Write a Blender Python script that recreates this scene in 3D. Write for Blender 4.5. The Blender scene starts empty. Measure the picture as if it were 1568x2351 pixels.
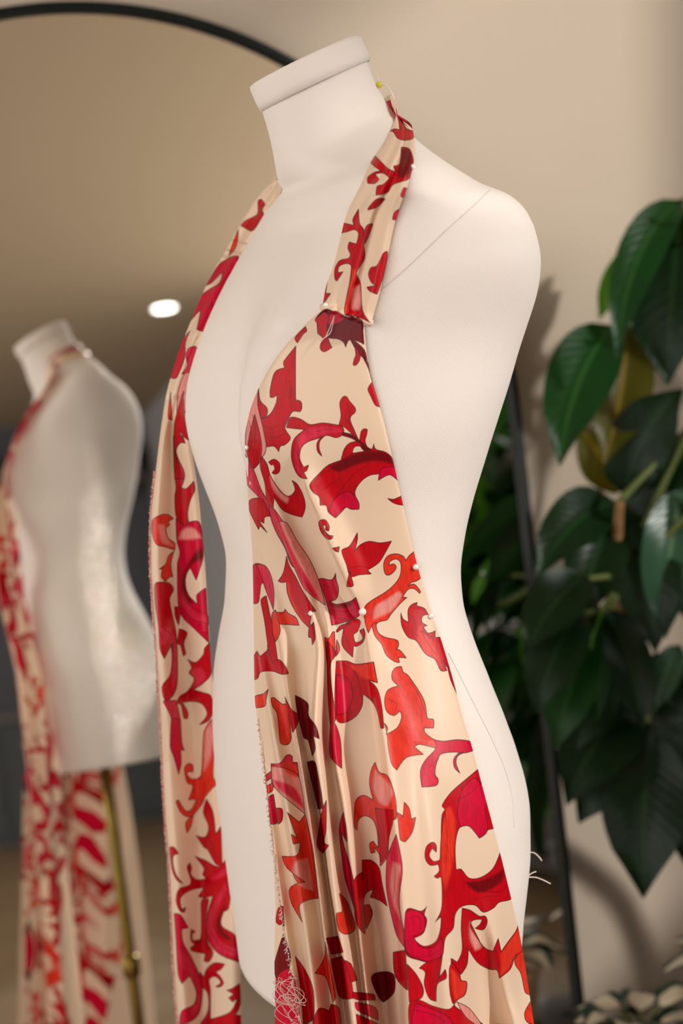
import bpy, bmesh, math, random
import numpy as np
from mathutils import Vector, Matrix
from mathutils.bvhtree import BVHTree

# ------------------------------------------------------------------ camera
W, H, F = 1568.0, 2351.0, 3265.3
PITCH, ROLL = -0.1266, 0.0639
CAM = np.array([0.0, 0.0, 1.30])
_f = np.array([0, math.cos(PITCH), math.sin(PITCH)])
_u0 = np.array([0, -math.sin(PITCH), math.cos(PITCH)])
_r0 = np.array([1.0, 0, 0])
_R = math.cos(ROLL) * _r0 - math.sin(ROLL) * _u0
_U = math.sin(ROLL) * _r0 + math.cos(ROLL) * _u0

sc = bpy.context.scene
col = sc.collection
cam_data = bpy.data.cameras.new('camera')
cam = bpy.data.objects.new('camera', cam_data)
col.objects.link(cam)
cam.matrix_world = Matrix(((_R[0], _U[0], -_f[0], CAM[0]), (_R[1], _U[1], -_f[1], CAM[1]), (_R[2], _U[2], -_f[2], CAM[2]), (0, 0, 0, 1)))
cam_data.sensor_fit = 'VERTICAL'
cam_data.sensor_height = 36.0
cam_data.sensor_width = 24.0
cam_data.lens = 50.0
cam_data.clip_start = 0.05
cam_data.dof.use_dof = True
cam_data.dof.focus_distance = 1.17
cam_data.dof.aperture_fstop = 3.6
sc.camera = cam

# ------------------------------------------------------------------ world, sun, exposure
world = bpy.data.worlds.new('world')
sc.world = world
world.use_nodes = True
world.node_tree.nodes['Background'].inputs[0].default_value = (1.0, 0.97, 0.935, 1)
world.node_tree.nodes['Background'].inputs[1].default_value = 2.75
PSI, LEAN, MC, MS0, MT0, MR = 0.3533, 0.1282, -1.9122, 0.4079, 0.1238, 0.5829
A_ = np.array([math.cos(PSI), math.sin(PSI), 0.0])        # along the back wall, to the right
N_ = np.array([math.sin(PSI), -math.cos(PSI), 0.0])       # out of the back wall, into the room
WALL_T = 2.0


def room(s, t, z):                                          # room axes: along wall, off the wall, height
    p = A_ * s + N_ * (t - WALL_T)
    return np.array([p[0], p[1], z])


sun_dir = A_ * 0.54 + N_ * 0.68 + np.array([0, 0, 0.40])
sun_dir = sun_dir / np.linalg.norm(sun_dir)
sun_data = bpy.data.lights.new('sun', 'SUN')
sun_data.energy = 2.15
sun_data.color = (1.0, 0.955, 0.90)
sun_data.angle = math.radians(3.0)
sun = bpy.data.objects.new('sun', sun_data)
col.objects.link(sun)
sun.rotation_euler = Vector(sun_dir).to_track_quat('Z', 'Y').to_euler()
sun.location = Vector(room(4, 4, 4))

sc.view_settings.view_transform = 'Standard'
sc.view_settings.look = 'None'
sc.view_settings.gamma = 1.0
sc.view_settings.use_curve_mapping = False
sc.view_settings.exposure = 0.0
sc.cycles.caustics_reflective = True
sc.cycles.caustics_refractive = False
sc.cycles.blur_glossy = 0.268
sc.cycles.sample_clamp_indirect = 0.0


# ------------------------------------------------------------------ helpers
def rays(px, py):
    px = np.asarray(px, float); py = np.asarray(py, float)
    return _f + ((px - W / 2) / F)[..., None] * _R - ((py - H / 2) / F)[..., None] * _U


def at(px, py, depth):
    return CAM + rays(px, py) * np.asarray(depth, float)[..., None]


def proj(P):
    d = np.asarray(P) - CAM
    z = d @ _f
    return W / 2 + F * (d @ _R) / z, H / 2 - F * (d @ _U) / z, z


def srgb(r, g, b):
    o = []
    for c in (r, g, b):
        c = c / 255.0
        o.append(c / 12.92 if c <= 0.04045 else ((c + 0.055) / 1.055) ** 2.4)
    return tuple(o) + (1.0,)


def mk(name, rgb, rough=0.6, metal=0.0, spec=0.5, noise=None, bump=None, sheen=0.0, coat=0.0, transl=0.0, transl_rgb=None):
    m = bpy.data.materials.new(name)
    m.use_nodes = True
    nt = m.node_tree
    b = nt.nodes['Principled BSDF']
    b.inputs['Base Color'].default_value = rgb
    b.inputs['Roughness'].default_value = rough
    b.inputs['Metallic'].default_value = metal
    b.inputs['Specular IOR Level'].default_value = spec
    b.inputs['Sheen Weight'].default_value = sheen
    b.inputs['Coat Weight'].default_value = coat
    tc = nt.nodes.new('ShaderNodeTexCoord')
    if noise:
        scale, amt, rgb2 = noise
        n = nt.nodes.new('ShaderNodeTexNoise')
        n.inputs['Scale'].default_value = scale
        n.inputs['Detail'].default_value = 5
        nt.links.new(tc.outputs['Object'], n.inputs['Vector'])
        mr = nt.nodes.new('ShaderNodeMapRange')
        mr.inputs[1].default_value = 0.35; mr.inputs[2].default_value = 0.7
        mr.inputs[3].default_value = 0.0; mr.inputs[4].default_value = amt
        nt.links.new(n.outputs['Fac'], mr.inputs[0])
        mx = nt.nodes.new('ShaderNodeMix'); mx.data_type = 'RGBA'
        mx.inputs[6].default_value = rgb; mx.inputs[7].default_value = rgb2
        nt.links.new(mr.outputs[0], mx.inputs[0])
        nt.links.new(mx.outputs[2], b.inputs['Base Color'])
    if bump:
        scale, strength, dist = bump
        n = nt.nodes.new('ShaderNodeTexNoise')
        n.inputs['Scale'].default_value = scale
        n.inputs['Detail'].default_value = 3
        nt.links.new(tc.outputs['Object'], n.inputs['Vector'])
        bp = nt.nodes.new('ShaderNodeBump')
        bp.inputs['Strength'].default_value = strength
        bp.inputs['Distance'].default_value = dist
        nt.links.new(n.outputs['Fac'], bp.inputs['Height'])
        nt.links.new(bp.outputs[0], b.inputs['Normal'])
    if transl > 0:
        tr = nt.nodes.new('ShaderNodeBsdfTranslucent')
        tr.inputs[0].default_value = transl_rgb or rgb
        mxs = nt.nodes.new('ShaderNodeMixShader')
        mxs.inputs[0].default_value = transl
        nt.links.new(b.outputs[0], mxs.inputs[1]); nt.links.new(tr.outputs[0], mxs.inputs[2])
        nt.links.new(mxs.outputs[0], nt.nodes['Material Output'].inputs[0])
    return m


def link(name, me, mat=None, parent=None, smooth=True):
    o = bpy.data.objects.new(name, me)
    col.objects.link(o)
    if mat is not None:
        me.materials.clear(); me.materials.append(mat)
    if smooth:
        me.polygons.foreach_set('use_smooth', np.ones(len(me.polygons), bool))
    if parent is not None:
        o.parent = parent
        o.matrix_parent_inverse = Matrix.Translation(-parent.location) if parent.type == 'EMPTY' else Matrix.Identity(4)
    return o


def mesh(name, verts, faces, mat=None, parent=None, smooth=True):
    me = bpy.data.meshes.new(name)
    me.from_pydata([tuple(map(float, v)) for v in verts], [], faces)
    me.update()
    return link(name, me, mat, parent, smooth)


def grid_mesh(name, P, mat=None, parent=None, closed_u=False):
    """P: rows x cols x 3"""
    r, c = P.shape[:2]
    me = bpy.data.meshes.new(name)
    idx = np.arange(r * c).reshape(r, c)
    if closed_u:
        nxt = np.roll(idx, -1, axis=1)
        q = np.stack([idx[:-1], nxt[:-1], nxt[1:], idx[1:]], -1).reshape(-1, 4)
    else:
        q = np.stack([idx[:-1, :-1], idx[:-1, 1:], idx[1:, 1:], idx[1:, :-1]], -1).reshape(-1, 4)
    me.vertices.add(r * c)
    me.vertices.foreach_set('co', P.reshape(-1).astype(np.float32))
    me.loops.add(q.size)
    me.loops.foreach_set('vertex_index', q.reshape(-1).astype(np.int32))
    me.polygons.add(len(q))
    me.polygons.foreach_set('loop_start', np.arange(0, q.size, 4, dtype=np.int32))
    me.polygons.foreach_set('loop_total', np.full(len(q), 4, dtype=np.int32))
    me.update(calc_edges=True)
    me.validate()
    return link(name, me, mat, parent)


def empty(name, loc):
    o = bpy.data.objects.new(name, None)
    o.location = Vector(tuple(map(float, loc)))
    o.empty_display_size = 0.05
    col.objects.link(o)
    return o


def tag(o, label, cat, group=None):
    o['label'] = label
    o['category'] = cat
    if group:
        o['group'] = group
    return o


def struct(o, label=None, cat=None):
    o['kind'] = 'structure'
    if label:
        o['label'] = label
    if cat:
        o['category'] = cat
    return o


def tube_geo(pts, rad, n=8, cap=True):
    pts = np.asarray(pts, float)
    rad = np.broadcast_to(np.asarray(rad, float), (len(pts),))
    V, Fc = [], []
    tang = np.gradient(pts, axis=0)
    tang /= np.linalg.norm(tang, axis=1)[:, None] + 1e-12
    ref = np.array([0, 0, 1.0]) if abs(tang[0][2]) < 0.9 else np.array([1.0, 0, 0])
    u = np.cross(tang[0], ref); u /= np.linalg.norm(u)
    for i, p in enumerate(pts):
        u = u - tang[i] * (u @ tang[i]); u /= np.linalg.norm(u) + 1e-12
        w = np.cross(tang[i], u)
        for k in range(n):
            a = 2 * math.pi * k / n
            V.append(p + rad[i] * (math.cos(a) * u + math.sin(a) * w))
    for i in range(len(pts) - 1):
        for k in range(n):
            k2 = (k + 1) % n
            Fc.append((i * n + k, i * n + k2, (i + 1) * n + k2, (i + 1) * n + k))
    if cap:
        Fc.append(tuple(range(n - 1, -1, -1)))
        Fc.append(tuple((len(pts) - 1) * n + k for k in range(n)))
    return V, Fc


def join_geo(parts):
    V, Fc = [], []
    for v, f in parts:
        o = len(V); V += list(v); Fc += [tuple(i + o for i in q) for q in f]
    return V, Fc


def box_geo(c, ax, half):
    """c centre, ax 3 unit axes, half sizes"""
    V = []
    for i in (-1, 1):
        for j in (-1, 1):
            for k in (-1, 1):
                V.append(np.asarray(c) + i * half[0] * ax[0] + j * half[1] * ax[1] + k * half[2] * ax[2])
    Fc = [(0, 1, 3, 2), (4, 6, 7, 5), (0, 4, 5, 1), (2, 3, 7, 6), (0, 2, 6, 4), (1, 5, 7, 3)]
    return V, Fc


RAX = (A_, N_, np.array([0, 0, 1.0]))


def rbox(s0, s1, t0, t1, z0, z1):
    return box_geo(room((s0 + s1) / 2, (t0 + t1) / 2, (z0 + z1) / 2), RAX, ((s1 - s0) / 2, (t1 - t0) / 2, (z1 - z0) / 2))


def sphere_geo(c, r, nu=16, nv=10, sc3=(1, 1, 1)):
    V, Fc = [], []
    for i in range(nv + 1):
        th = math.pi * i / nv
        for k in range(nu):
            ph = 2 * math.pi * k / nu
            V.append(np.asarray(c) + r * np.array([math.sin(th) * math.cos(ph) * sc3[0], math.sin(th) * math.sin(ph) * sc3[1], math.cos(th) * sc3[2]]))
    for i in range(nv):
        for k in range(nu):
            k2 = (k + 1) % nu
            Fc.append((i * nu + k, (i + 1) * nu + k, (i + 1) * nu + k2, i * nu + k2))
    return V, Fc


def curve(pts, n=None, key=None):
    """smooth interpolation of table rows by their first column (pchip-like via cubic hermite)"""
    T = np.asarray(pts, float)
    x = T[:, 0]; Y = T[:, 1:]
    h = np.diff(x); d = np.diff(Y, axis=0) / h[:, None]
    m = np.zeros_like(Y)
    m[0], m[-1] = d[0], d[-1]
    for i in range(1, len(x) - 1):
        a, b = d[i - 1], d[i]
        w1, w2 = 2 * h[i] + h[i - 1], h[i] + 2 * h[i - 1]
        with np.errstate(divide='ignore', invalid='ignore'):
            v = (w1 + w2) / (w1 / a + w2 / b)
        m[i] = np.where(a * b > 0, v, 0)

    def ev(q):
        q = np.clip(np.asarray(q, float), x[0], x[-1])
        k = np.clip(np.searchsorted(x, q, side='right') - 1, 0, len(x) - 2)
        t = ((q - x[k]) / h[k])[..., None]
        hh = h[k][..., None]
        r = ((1 + 2 * t) * (1 - t) ** 2) * Y[k] + t * (1 - t) ** 2 * hh * m[k] + t * t * (3 - 2 * t) * Y[k + 1] + t * t * (t - 1) * hh * m[k + 1]
        return r[..., 0] if r.shape[-1] == 1 else r
    return ev


def smooth1(a, k, axis=0):
    """box-ish gaussian smoothing along an axis with edge padding"""
    if k < 1:
        return a
    x = np.arange(-3 * k, 3 * k + 1)
    g = np.exp(-0.5 * (x / k) ** 2); g /= g.sum()
    a = np.moveaxis(a, axis, 0)
    p = np.concatenate([np.repeat(a[:1], 3 * k, 0), a, np.repeat(a[-1:], 3 * k, 0)])
    o = sum(g[i] * p[i:i + len(a)] for i in range(len(x)))
    return np.moveaxis(o, 0, axis)


rng = random.Random(7)

# ------------------------------------------------------------------ structure: room shell
CEIL = 3.2
S0, S1, T1 = -2.7, 2.6, 9.7
M_wall = mk('wall paint', srgb(200, 184, 165), 0.85, noise=(2.0, 0.25, srgb(193, 176, 157)), bump=(180, 0.08, 0.002))
M_ceil = mk('ceiling paint', srgb(172, 149, 119), 0.9, noise=(1.5, 0.2, srgb(166, 142, 110)))
M_rear = mk('grey rear wall', srgb(94, 93, 100), 0.85, noise=(1.2, 0.3, srgb(86, 86, 93)))
M_floor = mk('brown floor', srgb(128, 104, 72), 0.5, noise=(3.0, 0.6, srgb(96, 78, 55)))
M_white = mk('white trim', srgb(225, 220, 212), 0.6, noise=(4, 0.2, srgb(215, 210, 200)))

v, f = rbox(S0 - .1, S1 + .1, -.12, 0, 0, CEIL)
struct(mesh('wall_back', v, f, M_wall, smooth=False), 'warm beige painted wall behind the mirror', 'wall')
v, f = rbox(S0 - .1, S1 + .1, T1, T1 + .12, 0, CEIL)
struct(mesh('wall_rear', v, f, M_rear, smooth=False), 'grey wall at the far end, seen in the mirror', 'wall')
v, f = rbox(S0 - .1, S1 + .1, -.12, T1 + .12, CEIL, CEIL + .1)
struct(mesh('ceiling', v, f, M_ceil, smooth=False), 'pale ceiling seen in the mirror', 'ceiling')
fl = struct(mesh('floor', *rbox(S0 - .1, S1 + .1, -.12, T1 + .12, -.1, -0.012), M_floor, smooth=False), 'brown floor seen low in the mirror', 'floor')


def window_wall(name, s, wins, mat, out):
    parts = []
    zs0, zs1 = wins['z']
    t0, t1 = wins['t']
    sa, sb = (s, s + .12) if out > 0 else (s - .12, s)
    parts.append(rbox(sa, sb, 0, T1, 0, zs0))
    parts.append(rbox(sa, sb, 0, T1, zs1, CEIL))
    parts.append(rbox(sa, sb, 0, t0, zs0, zs1))
    parts.append(rbox(sa, sb, t1, T1, zs0, zs1))
    v, f = join_geo(parts)
    return struct(mesh(name, v, f, mat, smooth=False))


WR = dict(z=(1.2, 3.19), t=(1.6, 6.0))
WL = dict(z=(0.3, 3.1), t=(0.4, 8.6))  # unseen left opening, added to let in fill light
M_side = mk('grey side wall', srgb(164, 160, 159), 0.85, noise=(1.5, .25, srgb(156, 152, 151)))
window_wall('wall_right', S1, WR, M_side, 1)
window_wall('wall_left', S0, WL, M_wall, -1)


def window_frame(name, s, wins, n):
    e = empty(name, room(s, sum(wins['t']) / 2, wins['z'][0]))
    struct(e)
    z0, z1 = wins['z']; t0, t1 = wins['t']
    for nm, g in (('sill', rbox(s - .05, s + .05, t0, t1, z0, z0 + .04)), ('head', rbox(s - .03, s + .03, t0, t1, z1 - .04, z1))):
        mesh(nm, *g, M_white, e, False)
    for i in range(n + 1):
        tt = t0 + .02 + (t1 - t0 - .04) * i / n
        mesh('mullion', *rbox(s - .02, s + .02, tt - .02, tt + .02, z0 + .04, z1 - .04), M_white, e, False)


window_frame('window_1', S1 + .06, WR, 3)
window_frame('fill_window', S0 - .06, WL, 3)  # added window, out of view, there for sky fill from the left

# ------------------------------------------------------------------ dress form
PHI = math.radians(68)
FWD = np.array([-math.sin(PHI), -math.cos(PHI), 0])
LFT = np.array([math.cos(PHI), -math.sin(PHI), 0])
DF = 1.27
AX = at(805., 1300., DF)
WAIST_Z = AX[2]

SIL_L = curve([(120, 600), (200, 580), (245, 598), (320, 620), (400, 635), (440, 641), (490, 608), (570, 562), (680, 502), (780, 459), (850, 437), (900, 427), (960, 426), (1010, 434), (1060, 448),
               (1120, 470), (1200, 500), (1290, 519), (1370, 516), (1470, 500), (1560, 489), (1650, 488), (1780, 494), (1900, 508), (2020, 524), (2130, 540), (2230, 552), (2400, 570)])
SIL_R = curve([(90, 826), (135, 842), (195, 864), (235, 888), (270, 912), (310, 945), (355, 1000), (395, 1060), (425, 1112), (446, 1165), (480, 1205), (540, 1232), (600, 1242), (660, 1236), (730, 1216),
               (800, 1193), (880, 1170), (970, 1141), (1070, 1110), (1150, 1086), (1240, 1066), (1310, 1058), (1380, 1063), (1460, 1085), (1540, 1115), (1630, 1151), (1720, 1184), (1800, 1207), (1870, 1217), (1960, 1218), (2040, 1211), (2120, 1202), (2300, 1192), (2500, 1185)])
#        z rel waist, halfwidth, front, back, y shift, tilt(deg), power
ROWS = curve([(-.372, .160, .105, .110, .000, 0, 1.0), (-.30, .168, .108, .118, .000, 0, 1.0), (-.21, .172, .105, .125, .0, 0, 1.0), (-.12, .155, .100, .105, .0, 0, 1.0),
              (-.05, .128, .090, .080, .0, 0, 1.0), (0, .118, .086, .075, .0, 0, 1.0), (.06, .124, .088, .082, .0, 0, 1.0), (.13, .140, .092, .098, .0, 0, 1.0),
              (.20, .152, .092, .108, .0, 0, .95), (.26, .172, .078, .105, -.003, 2, .92), (.30, .180, .066, .092, -.006, 4, .9), (.325, .170, .060, .080, -.006, 8, .9), (.345, .138, .057, .070, -.004, 12, .95),
              (.360, .100, .058, .062, .002, 18, 1.0), (.375, .071, .060, .055, .008, 22, 1.0), (.392, .061, .058, .052, .014, 22, 1.0), (.42, .057, .056, .050, .026, 20, 1.0), (.452, .058, .058, .052, .040, 19, 1.0)])
NR, NC = 190, 160
zz = np.concatenate([np.linspace(-.372, .28, 110, endpoint=False), np.linspace(.28, .434, 80)])
NR = len(zz)
Rw = ROWS(zz)
th = np.linspace(0, 2 * math.pi, NC, endpoint=False)
BODY = np.zeros((NR, NC, 3))
for i, z in enumerate(zz):
    a, fr, bk, ys, tilt, pw = Rw[i]
    c, s = np.cos(th), np.sin(th)
    x = a * np.sign(c) * np.abs(c) ** pw
    y = np.where(s > 0, fr, bk) * np.sign(s) * np.abs(s) ** pw
    front = np.clip(s, 0, 1) ** .5
    # bust
    zb = z - .128
    pz = math.exp(-(zb / (.055 if zb < 0 else .095)) ** 2)
    bump = .050 * pz * (np.exp(-((x - .078) / .047) ** 2) + np.exp(-((x + .078) / .047) ** 2))
    y = y + bump * front
    # buttocks and shoulder blades
    y = y - .014 * math.exp(-((z + .22) / .08) ** 2) * (np.exp(-((x - .075) / .06) ** 2) + np.exp(-((x + .075) / .06) ** 2)) * np.clip(-s, 0, 1)
    y = y - .010 * math.exp(-((z - .22) / .07) ** 2) * (np.exp(-((x - .085) / .05) ** 2) + np.exp(-((x + .085) / .05) ** 2)) * np.clip(-s, 0, 1)
    zz_ = z - math.tan(math.radians(tilt)) * y
    y = y + ys
    BODY[i] = AX * np.array([1, 1, 0]) + LFT * x[:, None] + FWD * y[:, None] + np.array([0, 0, 1.0]) * (WAIST_Z + zz_)[:, None]
# fit the outline as the camera sees it
for it in range(14):
    px, py, dz = proj(BODY)
    il, ir = px.argmin(1), px.argmax(1)
    k = np.arange(NR)
    dl = (SIL_L(py[k, il]) - px[k, il]) * dz[k, il] / F
    dr = (SIL_R(py[k, ir]) - px[k, ir]) * dz[k, ir] / F
    dl, dr = smooth1(dl, 2), smooth1(dr, 2)
    X = BODY[..., 0]
    u = (X - X[k, il][:, None]) / (X[k, ir] - X[k, il])[:, None]
    BODY[..., 0] = X + .8 * (dl[:, None] * (1 - u) + dr[:, None] * u)

M_form = bpy.data.materials.new('form cotton')
M_form.use_nodes = True
_n = M_form.node_tree
_b = _n.nodes['Principled BSDF']
_b.inputs['Base Color'].default_value = srgb(236, 226, 218)
_b.inputs['Roughness'].default_value = 0.8
_b.inputs['Specular IOR Level'].default_value = 0.2
_b.inputs['Sheen Weight'].default_value = 0.15
_t = _n.nodes.new('ShaderNodeTexCoord')
_mp = _n.nodes.new('ShaderNodeMapping'); _mp.inputs['Rotation'].default_value = (0.5, 0.7, 0.3)
_n.links.new(_t.outputs['Object'], _mp.inputs['Vector'])
_wv = _n.nodes.new('ShaderNodeTexWave'); _wv.inputs['Scale'].default_value = 190; _wv.inputs['Distortion'].default_value = 1.2; _wv.inputs['Detail'].default_value = 2; _wv.inputs['Detail Scale'].default_value = 8
_n.links.new(_mp.outputs[0], _wv.inputs['Vector'])
_bp = _n.nodes.new('ShaderNodeBump'); _bp.inputs['Strength'].default_value = 0.16; _bp.inputs['Distance'].default_value = 0.0006
_n.links.new(_wv.outputs['Fac'], _bp.inputs['Height']); _n.links.new(_bp.outputs[0], _b.inputs['Normal'])
M_seam = mk('form seam thread', srgb(229, 218, 210), 0.8, noise=(300, .5, srgb(219, 207, 199)))
M_brass = mk('aged brass', srgb(150, 125, 62), 0.35, metal=1.0, noise=(30, .4, srgb(120, 98, 48)))
M_wood = mk('dark base wood', srgb(60, 42, 30), 0.45, noise=(14, .7, srgb(38, 26, 18)))

form = empty('dress_form', (AX[0], AX[1], 0))
tag(form, 'white cotton dress form on a brass pole in front of the mirror', 'dress form')
body = grid_mesh('torso', BODY, M_form, form, closed_u=True)
bm = bmesh.new(); bm.from_mesh(body.data)
bm.verts.ensure_lookup_table()
bm.faces.new([bm.verts[j] for j in range(NC)][::-1])
bm.faces.new([bm.verts[(NR - 1) * NC + j] for j in range(NC)])
bmesh.ops.recalc_face_normals(bm, faces=bm.faces)
bm.to_mesh(body.data); bm.free()
body.data.polygons.foreach_set('use_smooth', np.array([p.loop_total == 4 for p in body.data.polygons]))
# neck cap band
top = BODY[-1]; cen = top.mean(0)
nrm = np.cross(top[NC // 4] - cen, top[NC // 2] - cen); nrm /= np.linalg.norm(nrm)
if nrm[2] < 0:
    nrm = -nrm
cap_rows = []
for h_, k_ in ((-.019, 1.0), (-.0188, 1.035), (-.012, 1.045), (.0, 1.045), (.003, 1.03), (.004, .98), (.004, .6), (.004, .02)):
    cap_rows.append(cen + (top - cen) * k_ + nrm * h_)
cap = grid_mesh('neck_cap', np.array(cap_rows), M_form, form, closed_u=True)

bvh = BVHTree.FromPolygons([tuple(v.co) for v in body.data.vertices], [tuple(p.vertices) for p in body.data.polygons])
bvh_form = bvh


def body_depth(px, py):
    d = rays(px, py)
    out = np.full(d.shape[:-1], np.nan)
    o = Vector(CAM)
    flat = d.reshape(-1, 3); of = out.reshape(-1)
    for i, q in enumerate(flat):
        n_ = math.sqrt(q @ q)
        hit = bvh.ray_cast(o, Vector(q / n_))
        if hit[0] is not None:
            of[i] = hit[3] / n_
    return out


def on_body(pts, off=0.0, n=60):
    """polyline in the picture laid on the form's surface"""
    pts = np.asarray(pts, float)
    s = np.concatenate([[0], np.cumsum(np.hypot(*np.diff(pts, axis=0).T))])
    q = np.linspace(0, s[-1], n)
    ev = curve(np.column_stack([s, pts]))
    P = ev(q)
    d = body_depth(P[:, 0], P[:, 1])
    ok = ~np.isnan(d)
    P, d = P[ok], d[ok]
    return at(P[:, 0], P[:, 1], d - off)


for pl in ([(1125, 437), (1080, 478), (1030, 522), (960, 590), (900, 645), (850, 692), (800, 760)],
           [(1030, 1500), (1060, 1560), (1090, 1620), (1130, 1700), (1160, 1770), (1175, 1830), (1180, 1900)]):
    P = on_body(pl, 0.0002, 70)
    if len(P) > 4:
        v, f = tube_geo(P, .0005, 5)
        mesh('seam', v, f, M_seam, form)
bz = BODY[0].mean(0)
v, f = tube_geo([np.array([bz[0], bz[1], z]) for z in (.05, .3, .6, bz[2] + .02)], .0105, 20)
mesh('pole', v, f, M_brass, form)
v, f = tube_geo([np.array([bz[0], bz[1], z]) for z in (.34, .345, .375, .38)], [.012, .016, .016, .012], 20)
mesh('height_collar', v, f, M_brass, form)
v, f = tube_geo([np.array([bz[0], bz[1], z]) for z in (0.0, .025, .035, .06, .075)], [.05, .05, .045, .03, .016], 24)
mesh('base_hub', v, f, M_wood, form)
for k in range(4):
    a = k * math.pi / 2 + .5
    dr = np.array([math.cos(a), math.sin(a), 0])
    pp = [np.array([bz[0], bz[1], 0]) + dr * r_ + np.array([0, 0, z_]) for r_, z_ in ((.03, .05), (.10, .05), (.18, .03), (.24, .0), (.25, -.0))]
    v, f = tube_geo(pp, [.016, .016, .014, .013, .010], 10)
    mesh('base_leg', v, f, M_wood, form)

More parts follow.
